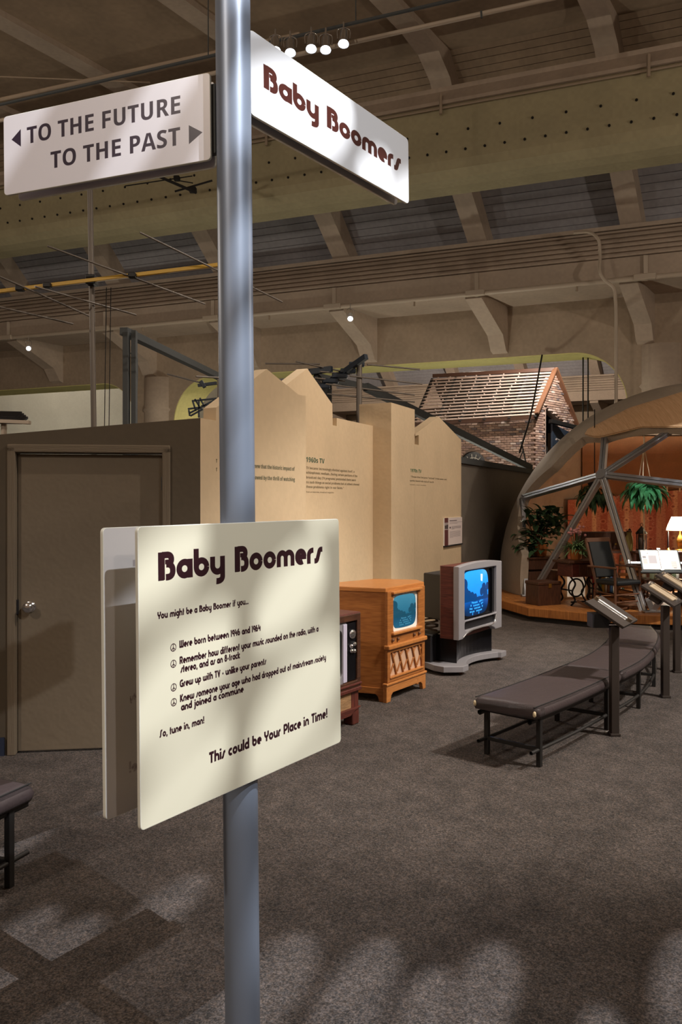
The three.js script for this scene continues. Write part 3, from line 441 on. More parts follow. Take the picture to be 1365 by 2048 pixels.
  part(tv, 'base_moulding', metre(rbox(W + 0.05, 0.022, 0.05, 0.008, W / 2, 0.152, 0.008), 0.5), M.oakTop);
  const side = loc([-0.14, 6.995]), sl = Math.hypot(...side), sa = Math.atan2(-side[1], side[0]);
  part(tv, 'side_skirt', metre(ext(poly([[0, 0], [0.055, 0], [0.068, 0.045], [0.09, 0.064], [sl - 0.09, 0.064], [sl - 0.068, 0.045], [sl - 0.055, 0], [sl, 0], [sl, 0.12], [0, 0.12]]), 0.03, 0.003), 0.5, true).rotateY(-sa + 0).translate(0, 0, 0), M.oak);
  for (const q of [plan[2], plan[3], plan[4]]) part(tv, 'foot', rbox(0.06, 0.1, 0.06, 0.006, q[0] * 0.94 + 0.02, 0.05, -q[1] * 0.94), M.oak);
  // louvre rail
  part(tv, 'grille_rail', metre(rbox(W - 0.07, 0.018, 0.035, 0.006, W / 2, 0.203, 0.014), 0.5), M.oakTop);
}
{ // dark walnut set, half hidden behind the cream panel
  const dir = [0.576, 0.817], W = 0.72, FL = [0.128 - W * dir[0], 6.18 - W * dir[1]], turn = Math.atan2(dir[1], dir[0]), H = 0.85;
  const tv = thing('console_television', 'dark walnut console television with chrome knobs, half hidden behind the cream panel', 'television', [FL[0], 0, -FL[1]], turn);
  part(tv, 'cabinet', metre(rbox(W, H - 0.11, 0.4, 0.008, W / 2, 0.11 + (H - 0.11) / 2, -0.205), 0.5, true), M.darkWood);
  part(tv, 'cabinet_top', metre(rbox(W + 0.03, 0.03, 0.44, 0.01, W / 2, H - 0.005, -0.2), 0.5), M.redWood);
  part(tv, 'front_frame', metre(framed(W, 0.56, [0.045, 0.05, W - 0.09, 0.46, 0.01], 0.03, -0.005), 0.5, true).translate(0, 0.29, 0), M.darkWood);
  part(tv, 'screen_surround', merge([framed(0.5, 0.46, [0.05, 0.05, 0.4, 0.36, 0.05], 0.012, 0, 0.002).translate(0.045, 0.335, 0.0)]), M.silverPaint);
  part(tv, 'picture_screen', bulge(0.42, 0.37, 0.05, 0.014).translate(0.295, 0.565, -0.004), M.glassDark);
  part(tv, 'screen_trim', rbox(0.05, 0.44, 0.02, 0.005, 0.525, 0.565, 0.012), std(0xc9c4da, 0.4));
  part(tv, 'control_panel', rbox(0.12, 0.44, 0.016, 0.004, 0.615, 0.565, 0.008), M.blackGloss);
  const knobShape = (r) => lathe([[0.001, 0], [r, 0], [r * 1.02, 0.008], [r * 0.86, 0.02], [r * 0.3, 0.026], [0.001, 0.026]], 24).rotateX(Math.PI / 2);
  part(tv, 'channel_knob', knobShape(0.036).translate(0.615, 0.7, 0.016), M.chrome);
  for (const [x, y] of [[0.595, 0.612], [0.638, 0.622], [0.6, 0.575], [0.636, 0.57]]) part(tv, 'small_knob', knobShape(0.017).translate(x, y, 0.016), M.chrome);
  part(tv, 'lower_moulding', metre(merge([rbox(W + 0.012, 0.03, 0.05, 0.008, W / 2, 0.275, 0.012), rbox(W + 0.012, 0.018, 0.05, 0.006, W / 2, 0.315, 0.014)]), 0.5), M.redWood);
  part(tv, 'speaker_cloth', box(W - 0.16, 0.12, 0.01, W / 2, 0.19, 0.002), paint(150, 116, 80, 0.3, 91));
  part(tv, 'lower_rail', metre(ext(poly([[0, 0.13], [0.08, 0.115], [0.14, 0.085], [W - 0.14, 0.085], [W - 0.08, 0.115], [W, 0.13], [W, 0.135], [0, 0.135]].map(([x, y]) => [x, y])), 0.03, 0.003), 0.5, true), M.redWood);
  for (const x of [0.05, W - 0.05]) for (const z of [-0.03, -0.36]) part(tv, 'foot', metre(merge([rbox(0.09, 0.13, 0.09, 0.012, x, 0.065, z + 0.005), rbox(0.1, 0.25, 0.02, 0.006, x, 0.2, z + 0.03)]), 0.5), M.redWood);
}
{ // silver rear-projection set on its pedestal
  const FL = [1.155, 7.86], dir = [0.574, 0.819], turn = Math.atan2(dir[1], dir[0]), W = 1.025;
  const tv = thing('projection_television', 'large silver and dark wood projection television with bright blue picture on a castored pedestal', 'television', [FL[0], 0, -FL[1]], turn);
  const front = new THREE.Shape(); front.moveTo(0, 0.345); front.lineTo(0.085, 0.345); front.quadraticCurveTo(0.16, 0.4, 0.5, 0.41); front.quadraticCurveTo(0.8, 0.41, 0.86, 0.345); front.lineTo(W, 0.345); front.lineTo(W, 1.065); front.quadraticCurveTo(W / 2, 1.125, 0, 1.065); front.lineTo(0, 0.345);
  front.holes.push(roundRect(0.76, 0.5, 0.02, 0.125, 0.52), roundRect(0.76, 0.085, 0.03, 0.125, 0.422));
  part(tv, 'front_bezel', ext(front, 0.05, 0.008, 14).translate(0, 0, -0.05), M.silverPaint);
  part(tv, 'wood_side', metre(prism([[0.004, 0.05], [W - 0.004, 0.05], [W - 0.004, 0.2], [W - 0.03, 0.22], [0.03, 0.22], [0.004, 0.2]], 0.715, 0.35, 0.003), 0.5, true), M.redWood);
  part(tv, 'rear_housing', prism([[0.06, 0.21], [W - 0.06, 0.21], [W - 0.2, 0.5], [0.2, 0.5]], 0.44, 0.52, 0.01), M.black);
  part(tv, 'screen_recess', merge([framed(0.8, 0.53, [0.03, 0.02, 0.7, 0.48, 0.02], 0.02, 0, 0.003).translate(0.105, 0.505, -0.045)]), M.blackGloss);
  const scr = part(tv, 'picture_screen', bulge(0.6, 0.46, 0.05, 0.02).translate(0.435, 0.775, -0.03), new THREE.MeshStandardMaterial({ color: 0x05080c, roughness: 0.15, emissive: 0xffffff, emissiveMap: screenMap(false), emissiveIntensity: 1.5 }), 'bright blue picture');
  part(tv, 'screen_backing', box(0.8, 0.53, 0.01, 0.5, 0.77, -0.046), M.blackGloss);
  const l = new THREE.RectAreaLight(0x2a8ff5, 0.8, 0.55, 0.42); l.position.set(0.43, 0.775, 0.02); l.rotation.y = Math.PI; tv.add(l);
  part(tv, 'speaker_panel', box(0.8, 0.11, 0.01, 0.5, 0.464, -0.03), M.black);
  part(tv, 'lower_trim', tube([V(0.09, 0.36, 0.006), V(0.2, 0.402, 0.006), V(0.5, 0.412, 0.006), V(0.78, 0.41, 0.006), V(0.84, 0.43, 0.006), V(0.88, 0.5, 0.006)], 0.007, 40), M.silver);
  const arc = (x0, x1, z, dip, n = 12) => Array.from({ length: n + 1 }, (_, i) => { const s = i / n; return [x0 + (x1 - x0) * s, z + dip * (1 - (2 * s - 1) ** 2)]; });
  part(tv, 'pedestal', prism([...arc(0.1, 0.93, 0.07, 0.1), [0.93, 0.3], [0.1, 0.3]], 0.28, 0.088), M.blackGloss);
  part(tv, 'base_plate', prism([[0.0, -0.05], [0.12, -0.05], ...arc(0.13, 0.9, -0.02, 0.11), [0.91, -0.05], [W + 0.02, -0.05], [W + 0.02, 0.05], [0.97, 0.5], [0.06, 0.5], [-0.1, 0.22], [-0.12, 0.1]], 0.05, 0.04, 0.005), M.silverPaint);
  for (const [x, z] of [[0.06, 0.0], [0.96, 0.0], [0.1, -0.42], [0.9, -0.42]]) part(tv, 'caster', merge([cyl(0.02, 0.02, 0.022, 0, 0, 0, 18).rotateZ(Math.PI / 2).translate(x, 0.02, z), cyl(0.011, 0.011, 0.03, x, 0.036, z, 10)]), M.chestnut);
}
{ // cables bundled on a dark box behind the projection set
  const p = V(0.905, 0.092, -8.2);
  const bx = thing('equipment_box', 'low black box standing behind the pedestal of the silver television', 'box', [p.x, p.y, p.z], 0.96);
  part(bx, 'box_body', rbox(0.3, 0.26, 0.2, 0.01, 0, 0.13, 0), M.black); part(bx, 'box_lid', rbox(0.31, 0.02, 0.21, 0.006, 0, 0.27, 0), M.rubber);
  const pts = []; for (let i = 0; i < 60; i++) { const a = i * 0.55; pts.push(V(p.x + Math.cos(a) * (0.07 + 0.02 * rnd()), 0.385 + 0.03 * Math.abs(Math.sin(i * 0.37)) + 0.0016 * i, p.z + Math.sin(a) * (0.06 + 0.02 * rnd()))); }
  single('cable_coil', 'coil of grey cable lying on the low black box between the televisions', 'cable', tube(pts, 0.009, 260, 6), std(0x6e645a, 0.8));
}

// ---------------------------------------------------------------- benches
function bench(centre, half, top, label, legsAt, group, caps = true) {
  const curve = new THREE.CatmullRomCurve3(centre.map(([x, z]) => V(x, 0, -z)), false, 'centripetal');
  const N = 72, P = curve.getSpacedPoints(N), T = P.map((_, i) => { const a = P[Math.max(0, i - 1)], b = P[Math.min(N, i + 1)]; return b.clone().sub(a).normalize(); }), side = T.map((t) => V(-t.z, 0, t.x));
  const b = thing('bench', label, 'bench', [0, 0, 0]); const th = 0.085;
  function run(i0, i1, prof) {                                   // profile [across, up] swept along the bench, ends closed
    const pos = [], idx = [], n = prof.length;
    for (let i = i0; i <= i1; i++) { const e = Math.min(1, Math.min(i - i0, i1 - i) / 0.9), inset = e < 1 ? 0.012 : 0; for (const [a, y] of prof) { const q = P[i].clone().addScaledVector(side[i], a - Math.sign(a) * inset * 0.5); pos.push(q.x, y - (y > top - th * 0.5 ? inset : -inset * 0.4), q.z); } }
    for (let i = 0; i < i1 - i0; i++) for (let k = 0; k < n; k++) { const a = i * n + k, c = i * n + (k + 1) % n; idx.push(a, c, a + n, c, c + n, a + n); }
    for (const s of [0, i1 - i0]) { const base = s * n; for (let k = 1; k < n - 1; k++) idx.push(...(s ? [base, base + k, base + k + 1] : [base, base + k + 1, base + k])); }
    const g = new THREE.BufferGeometry(); g.setAttribute('position', new THREE.Float32BufferAttribute(pos, 3)); g.setIndex(idx); g.computeVertexNormals(); return metre(g, 0.6);
  }
  const r = 0.03, w = half, prof = [[-w + 0.012, top - th], [w - 0.012, top - th], [w, top - th + 0.02], [w + 0.004, top - 0.045], [w - 0.004, top - 0.018], [w - 0.02, top - 0.004], [w - 0.05, top], [0, top + 0.006], [-w + 0.05, top], [-w + 0.02, top - 0.004], [-w + 0.004, top - 0.018], [-w - 0.004, top - 0.045], [-w, top - th + 0.02]];
  const cuts = [0, Math.round(N * 0.36), Math.round(N * 0.68), N];
  for (let k = 0; k < 3; k++) part(b, 'cushion', run(cuts[k], cuts[k + 1], prof), M.leather);
  const along = (off, y, i0 = 0, i1 = N) => { const pts = []; for (let i = i0; i <= i1; i += 4) { const q = P[i].clone().addScaledVector(side[i], off); q.y = y; pts.push(q); } return pts; };
  for (const s of [-1, 1]) { part(b, 'piping', tube(along(s * (w - 0.02), top - 0.003), 0.004, 90, 6), M.rubber); part(b, 'seat_rail', tube(along(s * (w - 0.05), top - th - 0.016), 0.018, 90, 6), M.benchMetal); part(b, 'lower_rail', tube(along(s * (w - 0.04), 0.11), 0.013, 90, 6), M.benchMetal); }
  for (const f of legsAt) {
    const i = Math.round(f * N), q = (a, y) => P[i].clone().addScaledVector(side[i], a).setY(y);
    for (const s of [-1, 1]) part(b, 'leg', beam(q(s * (w - 0.04), 0), q(s * (w - 0.04), top - th), 0.032, 0.032, T[i]), M.benchMetal);
    part(b, 'cross_bar', beam(q(-w + 0.04, 0.11), q(w - 0.04, 0.11), 0.026, 0.026), M.benchMetal); part(b, 'cross_bar', beam(q(-w + 0.04, top - th - 0.02), q(w - 0.04, top - th - 0.02), 0.026, 0.026), M.benchMetal);
  }
  if (caps) for (const s of [-1, 1]) { const q = P[0].clone().addScaledVector(side[0], s * (w - 0.015)).setY(top - 0.045); part(b, 'worn_corner', new THREE.SphereGeometry(0.015, 10, 8).scale(0.8, 1.3, 0.8).translate(q.x, q.y, q.z), M.worn); }
  return b;
}
bench([[1.06, 5.2], [1.42, 5.6], [1.87, 6.15], [2.32, 6.75], [2.68, 7.4], [2.93, 7.98], [3.06, 8.5]], 0.235, 0.405, 'long curved bench with brown leather cushions on a dark frame before the dome', [0.03, 0.3, 0.5, 0.72, 0.97], null);
bench([[-1.62, 3.72], [-1.75, 3.42], [-1.98, 3.12], [-2.3, 2.86], [-2.7, 2.66], [-3.2, 2.5]], 0.25, 0.43, 'end of a dark leather bench at the left edge, in front of the door', [0.06, 0.5, 0.95], null, false);

// ---------------------------------------------------------------- reading rails
{
  const bookMap = canvasTexture(256, 256, (g, w, h) => { g.fillStyle = '#b9a68c'; g.fillRect(0, 0, w, h); g.fillStyle = '#8a7862'; for (let i = 0; i < 12; i++) g.fillRect(24, 30 + i * 16, 150 + 50 * rnd(), 5); });
  const makeRail = (x, z, label, metal) => {
    const t = thing('reading_stand', label, 'stand', [x, 0, -z], 0, 'reading stands along the bench');
    part(t, 'post', merge([rbox(0.06, 0.8, 0.06, 0.006, 0, 0.4, 0), rbox(0.075, 0.02, 0.075, 0.004, 0, 0.01, 0)]), M.plate);
    // board: first edge runs away to the right, the other slopes down towards the reader
    const e1 = V(0.23, 0, -0.35), e2 = V(0.2275, -0.165, 0.1495), n = e1.clone().cross(e2).normalize().multiplyScalar(-1); if (n.y < 0) n.negate();
    const a = e2.clone().normalize(), c = n.clone().normalize(), bb = a.clone().cross(c); const W = e2.length(), D = e1.length();
    const m = new THREE.Matrix4().makeBasis(a, c, bb).setPosition(0.015, 0.89, -0.1);
    part(t, 'board', rbox(W, 0.022, D, 0.004).applyMatrix4(m), M.plate);
    part(t, 'board_support', rbox(0.1, 0.08, 0.12, 0.006, -0.02, -0.05, 0.01).applyMatrix4(m), M.plate);
    if (metal) {
      part(t, 'speaker_box', prism([[-0.19, -0.06], [-0.07, -0.06], [-0.05, 0.07], [-0.19, 0.07]], 0.1, 0).applyMatrix4(new THREE.Matrix4().makeTranslation(0.02, 0.79, -0.02)), M.black);
      part(t, 'metal_holder', merge([rbox(W * 0.8, 0.02, 0.03, 0.008, 0, 0.022, 0.005), rbox(W * 0.74, 0.006, 0.07, 0.002, 0, 0.014, 0.0)]).applyMatrix4(m), M.silver, 'polished metal spine of the page holder');
      for (const s of [-1, 1]) part(t, 'clamp', cyl(0.022, 0.022, 0.026, s * W * 0.42, 0.022, s > 0 ? 0.0 : 0.0, 16).applyMatrix4(m), M.bronze);
    } else {
      part(t, 'page_block', rbox(W * 0.72, 0.016, D * 0.5, 0.004, 0, 0.018, 0).applyMatrix4(m), new THREE.MeshStandardMaterial({ map: bookMap, roughness: 0.8 }), 'tan printed page block');
      part(t, 'page_spine', rbox(W * 0.72, 0.02, 0.03, 0.006, 0, 0.026, -D * 0.16).applyMatrix4(m), M.bronze);
      for (const s of [-1, 1]) part(t, 'clamp', cyl(0.018, 0.018, 0.03, s * W * 0.41, 0.024, 0, 14).applyMatrix4(m), M.silver);
    }
    return t;
  };
  makeRail(1.995, 5.84, 'nearest brown reading stand, tilted board with a polished metal page holder, beside the curved bench', true);
  makeRail(2.83, 6.98, 'middle brown reading stand with tan pages on its tilted board', false);
  makeRail(3.36, 8.0, 'farthest brown reading stand, at the right edge under the lit open book', false);
}
{ const p = floorAt(1214, 1466); single('paper_scrap', 'tiny white paper scrap on the carpet at the foot of the nearest reading stand', 'paper', rbox(0.03, 0.008, 0.02, 0.002, p.x, 0.006, p.z), M.white); }

// ---------------------------------------------------------------- geodesic dome with its furnished platform
const DOME = V(6.2, 0.35, -13.8), RAD = 3.4;
function onDome(px, py, r = RAD, far = false) {                  // where the line of sight through a pixel meets the sphere
  const d = at(px, py, 1).sub(V(0, EYE, 0)).normalize(), o = V(0, EYE, 0).sub(DOME), b = o.dot(d), c = o.dot(o) - r * r; let k = b * b - c;
  const t = -b + (far ? 1 : -1) * Math.sqrt(Math.max(0, k)); return V(0, EYE, 0).addScaledVector(d, t);
}
{
  const FL = 0.19;
  const plat = thing('platform', 'low wooden platform with amber edge under the geodesic dome', 'platform');
  const plan = [[2.42, 12.5], [2.68, 11.45], [3.4, 10.86], [4.35, 10.62], [6.2, 10.4], [8.2, 10.7], [9.5, 12], [9.6, 14.5], [8.4, 16.6], [6.2, 17.15], [4.0, 16.5], [2.75, 14.2]];
  const shrink = (k) => plan.map(([x, z]) => [6.2 + (x - 6.2) * k, 13.8 + (z - 13.8) * k]);
  part(plat, 'platform_deck', metre(prism(plan, 0.104, 0.08, 0.01), 0.8), M.platform);
  part(plat, 'kick_recess', prism(shrink(0.97), 0.08, 0), M.black);
  part(plat, 'floor_covering', metre(prism(shrink(0.955), 0.008, FL - 0.008), 1), M.rug);
  // shell: the sphere behind a faceted opening
  const dome = thing('geodesic_dome', 'large plaster half dome with aluminium struts across its open front', 'dome');
  const axis = onDome(1400, 1040).sub(DOME).normalize(), ux = V(0, 1, 0).cross(axis).normalize(), uy = axis.clone().cross(ux);
  const polar = (p) => { const d = p.clone().sub(DOME).normalize(); return { th: Math.acos(Math.min(1, d.dot(axis))), psi: Math.atan2(d.dot(uy), d.dot(ux)) }; };
  const rim = [[1046, 1216], [1045, 1110], [1044, 996], [1106, 932], [1167, 873], [1205, 875], [1280, 857], [1365, 856], [1440, 858], [1520, 870], [1590, 900], [1640, 1000], [1650, 1110], [1640, 1225], [1560, 1245], [1400, 1250], [1200, 1240]].map(([x, y]) => polar(onDome(x, y))).sort((a, b) => a.psi - b.psi);
  const cut = (psi) => { const n = rim.length; for (let i = 0; i < n; i++) { const a = rim[i], b = rim[(i + 1) % n]; let b0 = b.psi, p = psi; if (i === n - 1) { b0 += 2 * Math.PI; if (p < a.psi) p += 2 * Math.PI; } if (p >= a.psi && p <= b0) return a.th + (b.th - a.th) * (p - a.psi) / Math.max(1e-6, b0 - a.psi); } return rim[0].th; };
  const NP = 240, NT = 30;
  const surf = (r, t0 = 0) => (i, j) => { const psi = -Math.PI + 2 * Math.PI * i / NP, th = cut(psi) + (Math.PI - 0.001 - cut(psi)) * j / NT, s = Math.sin(th); const p = DOME.clone().addScaledVector(axis, r * Math.cos(th)).addScaledVector(ux, r * s * Math.cos(psi)).addScaledVector(uy, r * s * Math.sin(psi)); p.y = Math.max(p.y, 0.19); return p; };
  const outer = surf(RAD), inner = surf(RAD - 0.14), pos = [], idx = [];
  for (const [f, flip] of [[outer, 0], [inner, 1]]) { const base = pos.length / 3; for (let i = 0; i <= NP; i++) for (let j = 0; j <= NT; j++) { const p = f(i, j); pos.push(p.x, p.y, p.z); } for (let i = 0; i < NP; i++) for (let j = 0; j < NT; j++) { const a = base + i * (NT + 1) + j, b = a + NT + 1; if ([a, b, a + 1, b + 1].every((v) => pos[3 * v + 1] < 0.1901)) continue; idx.push(...(flip ? [a, b, a + 1, b, b + 1, a + 1] : [a, a + 1, b, b, a + 1, b + 1])); } }
  const base = pos.length / 3; for (let i = 0; i <= NP; i++) for (const f of [outer, inner]) { const p = f(i, 0); pos.push(p.x, p.y, p.z); }
  for (let i = 0; i < NP; i++) { const a = base + 2 * i; idx.push(a, a + 2, a + 1, a + 1, a + 2, a + 3); }
  const sg = new THREE.BufferGeometry(); sg.setAttribute('position', new THREE.Float32BufferAttribute(pos, 3)); sg.setIndex(idx); sg.computeVertexNormals();
  part(dome, 'shell', metre(sg, 1.5), M.shell);
  // curved patches on the sphere, given as pixel outlines of a grid
  const patch = (cols, rows, f, thick, mat, name, parent, size = 1.2, label) => {
    const P = [], I = [], U = [], n = (cols + 1) * (rows + 1);
    for (const s of [0, 1]) for (let j = 0; j <= rows; j++) for (let i = 0; i <= cols; i++) { const p = f(i / cols, j / rows), d = p.clone().sub(DOME).normalize(); p.addScaledVector(d, -s * thick); P.push(p.x, p.y, p.z); U.push(i / cols, 1 - j / rows); }
    const w = cols + 1; for (let j = 0; j < rows; j++) for (let i = 0; i < cols; i++) { const a = j * w + i; I.push(a, a + 1, a + w, a + 1, a + w + 1, a + w, n + a, n + a + w, n + a + 1, n + a + 1, n + a + w, n + a + w + 1); }
    for (let i = 0; i < cols; i++) for (const r of [0, rows]) { const a = r * w + i; I.push(a, n + a, a + 1, a + 1, n + a, n + a + 1); }
    for (let j = 0; j < rows; j++) for (const c of [0, cols]) { const a = j * w + c; I.push(a, a + w, n + a, a + w, n + a + w, n + a); }
    const g = new THREE.BufferGeometry(); g.setAttribute('position', new THREE.Float32BufferAttribute(P, 3)); g.setAttribute('uv', new THREE.Float32BufferAttribute(U, 2)); g.setIndex(I); g.computeVertexNormals();
    return part(parent, name, size ? metre(g, size) : g, mat, label);
  };
  const lerp = (a, b, t) => a + (b - a) * t;
  // canopy sheet over the top of the opening
  const low = (t) => { const x = lerp(1170, 1560, t); const k = Math.min(1, (x - 1170) / 14); const y = x < 1196 ? 868 + 6 * Math.sin((x - 1170) / 26 * 1.57) : x < 1285 ? lerp(874, 853, (x - 1196) / 89) : 853 + (x > 1400 ? (x - 1400) * 0.05 : 0); return [x, y]; };
  const high = (t) => { const x = lerp(1176, 1540, t); return [x, x < 1260 ? lerp(858, 815, (x - 1176) / 84) : lerp(815, 782, Math.min(1, (x - 1260) / 110)) + Math.max(0, x - 1420) * 0.12]; };
  patch(40, 8, (u, v) => { const a = low(u), b = high(u); return onDome(lerp(b[0], a[0], v), lerp(b[1], a[1], v), RAD + 0.035); }, 0.02, M.ply, 'canopy_sheet', dome, 0.9, 'pale wood-grained sheet curving over the opening');
  // inner shell patch: its differently lit tone is put into the colour
  patch(24, 14, (u, v) => onDome(lerp(1165, 1560, u), lerp(872, 1110, v), RAD - 0.17, true), 0.015, M.litShell, 'lit_shell_zone', dome, 0.7, 'orange brown zone of the inner shell with lamplight in its colour');
  // struts
  const hub = onDome(1205, 950), vL = onDome(1045, 996), fL = onDome(1052, 1212), fR = onDome(1289, 1226), vR = onDome(1420, 975), vT = onDome(1212, 858, RAD - 0.03), vU = onDome(1420, 812, RAD - 0.03), fN = onDome(1318, 1205, RAD + 0.02), vR2 = onDome(1600, 960), fR2 = onDome(1560, 1225);
  const strut = (a, b) => { const n = a.clone().add(b).multiplyScalar(0.5).sub(DOME).normalize(); const g = []; const s = a.clone().sub(b).cross(n).normalize(); for (const k of [-1, 1]) g.push(beam(a.clone().addScaledVector(s, k * 0.027), b.clone().addScaledVector(s, k * 0.027), 0.044, 0.07, n, 0.006)); const bar = part(dome, 'strut', merge(g), M.alu); part(bar, 'groove', beam(a.clone().addScaledVector(n, -0.005), b.clone().addScaledVector(n, -0.005), 0.014, 0.03, n), M.rubber); };
  for (const [a, b] of [[hub, vL], [hub, fL], [hub, fR], [hub, vR], [hub, vT], [hub, vU], [vR, fR2], [vR, vU], [vR, vR2]]) strut(a, b);
  strut(vL, fL); 
  for (const p of [hub, vR]) { const n = p.clone().sub(DOME).normalize(); part(dome, 'hub', rod(p.clone().addScaledVector(n, -0.05), p.clone().addScaledVector(n, 0.045), 0.085, 18), M.alu); }
  { // foot bracket: two short bars meeting in a V on the platform
    const b = onDome(1306, 1236, RAD + 0.05), a = onDome(1296, 1196, RAD + 0.05), c = onDome(1326, 1198, RAD + 0.05), n = V(-0.35, 0.05, 0.93); b.y = FL + 0.03;
    part(dome, 'foot_bracket', merge([beam(a, b, 0.07, 0.06, n), beam(c, b, 0.07, 0.06, n), rbox(0.26, 0.03, 0.14, 0.01, b.x, FL + 0.018, b.z)]), M.alu);
  }
  for (const p of [fL]) part(dome, 'foot_plate', rbox(0.14, 0.03, 0.14, 0.008, p.x, FL + 0.02, p.z), M.alu);

  // -------- things inside
  const inside = (px, py, dz = 0) => { const p = floorAt(px, py, FL); p.z -= dz; p.x += dz * (px - CX) / FOCAL; return p; };
  const tapMap = canvasTexture(1024, 512, (g, w, h) => {
    g.fillStyle = '#bc7f66'; g.fillRect(0, 0, w, h);
    for (let i = 0; i < 26; i++) { const x = i / 26 * w, k = i % 6; g.fillStyle = ['#b0674f', '#d0a07e', '#b8735a', '#d8ae88', '#a85c48', '#c48a6c'][k]; g.fillRect(x, 0, w / 26 * (k % 2 ? 0.5 : 0.86), h); }
    for (let i = 0; i < 5200; i++) { g.fillStyle = ['rgba(110,50,40,.35)', 'rgba(232,196,160,.35)', 'rgba(150,86,66,.35)'][i % 3]; const x = rnd() * w, y = rnd() * h; g.fillRect(x, y, 3 + rnd() * 5, 2 + rnd() * 4); }
    for (let c = 0; c < 9; c++) for (let r = 0; r < 8; r++) { g.strokeStyle = 'rgba(236,190,140,.5)'; g.lineWidth = 3; g.beginPath(); g.arc((c + 0.5) / 9 * w, (r + 0.5) / 8 * h, 13, 0, 6.28); g.stroke(); g.fillStyle = 'rgba(90,30,26,.5)'; g.beginPath(); g.arc((c + 0.5) / 9 * w, (r + 0.5) / 8 * h, 6, 0, 6.28); g.fill(); }
  });
  const tap = thing('tapestry', 'patterned red and orange tapestry hung along the back of the dome', 'tapestry');
  patch(40, 14, (u, v) => { const x = lerp(1136, 1560, u), topY = lerp(1000, 962, u); return onDome(x, lerp(topY, 1150, v), RAD - 0.24 + 0.02 * Math.sin(u * 60), true); }, 0.008, new THREE.MeshStandardMaterial({ map: tapMap, roughness: 0.95, side: THREE.DoubleSide }), 'cloth', tap, 0);
  for (const u of [0.47, 0.53, 0.62, 0.72]) { const p = onDome(lerp(1136, 1560, u), lerp(1000, 962, u) - 3, RAD - 0.24, true); part(tap, 'hanging_tab', rbox(0.03, 0.14, 0.012, 0.003, p.x, p.y, p.z), M.cord); }
  // foliage
  const leafShape = (l, w) => { const g = new THREE.PlaneGeometry(w, l, 2, 6).translate(0, l / 2, 0), p = g.attributes.position; for (let i = 0; i < p.count; i++) { const t = p.getY(i) / l, k = Math.sin(Math.min(1, t * 1.02 + 0.04) * Math.PI) ** 0.7; p.setX(i, p.getX(i) * k); p.setZ(i, -0.5 * l * t * t * 0.9 + Math.abs(p.getX(i)) * 0.3); p.setY(i, p.getY(i) * (1 - 0.28 * t * t)); } g.computeVertexNormals(); return g; };
  const leaves = (n, c, len, wid, rise, spread = 1) => { const gs = []; for (let i = 0; i < n; i++) { const l = len * (0.65 + 0.5 * rnd()), g = leafShape(l, wid * (0.8 + 0.4 * rnd())); g.rotateX(-(rise + (rnd() - 0.5) * 0.9)); g.rotateY(i * 2.399 + rnd()); g.translate(c.x + (rnd() - 0.5) * 0.12 * spread, c.y + (rnd() - 0.5) * 0.1 * spread, c.z + (rnd() - 0.5) * 0.12 * spread); gs.push(g); } return merge(gs); };
  { // hanging fern with macrame cord
    const p = at(1289, 982, 12.3), t = thing('hanging_fern', 'bright green fern in a basket hung on a knotted cord from the dome', 'plant');
    part(t, 'foliage', leaves(170, p.clone().setY(p.y + 0.05), 0.46, 0.075, 1.75, 1.7), M.leafGreen); part(t, 'basket', lathe([[0.001, -0.14], [0.06, -0.13], [0.12, -0.06], [0.14, 0.02], [0.13, 0.02], [0.11, -0.05], [0.001, -0.1]], 18).translate(p.x, p.y, p.z), M.chestnut);
    const top = onDome(1289, 845, RAD - 0.15); top.z = p.z; top.x = p.x; const knot = V(p.x, p.y + 0.68, p.z);
    part(t, 'cord', merge([rod(V(p.x, 2.8, p.z), knot, 0.012, 8), ...[0, 2.1, 4.2].map((a) => rod(knot, V(p.x + Math.cos(a) * 0.13, p.y + 0.02, p.z + Math.sin(a) * 0.13), 0.007, 6)), rod(V(p.x, p.y - 0.13, p.z), V(p.x, p.y - 0.75, p.z), 0.008, 6)]), M.cord);
    const q = at(1190, 985, 12.9), s = thing('hanging_plant', 'dark trailing plant hanging in shade behind the strut hub', 'plant');
    part(s, 'foliage', leaves(110, q.clone(), 0.3, 0.05, 1.9, 2.6), M.leafDark); part(s, 'pot', lathe([[0.001, 0.05], [0.09, 0.06], [0.13, 0.22], [0.12, 0.22], [0.08, 0.08], [0.001, 0.07]], 18).translate(q.x, q.y + 0.02, q.z), M.black); part(s, 'cord', rod(V(q.x, q.y + 0.2, q.z), V(q.x, 3.2, q.z), 0.008, 6), M.darkCord);
  }
  const group = (name, label, cat, p, turn = 0, grp) => thing(name, label, cat, [p.x, p.y, p.z], turn, grp);
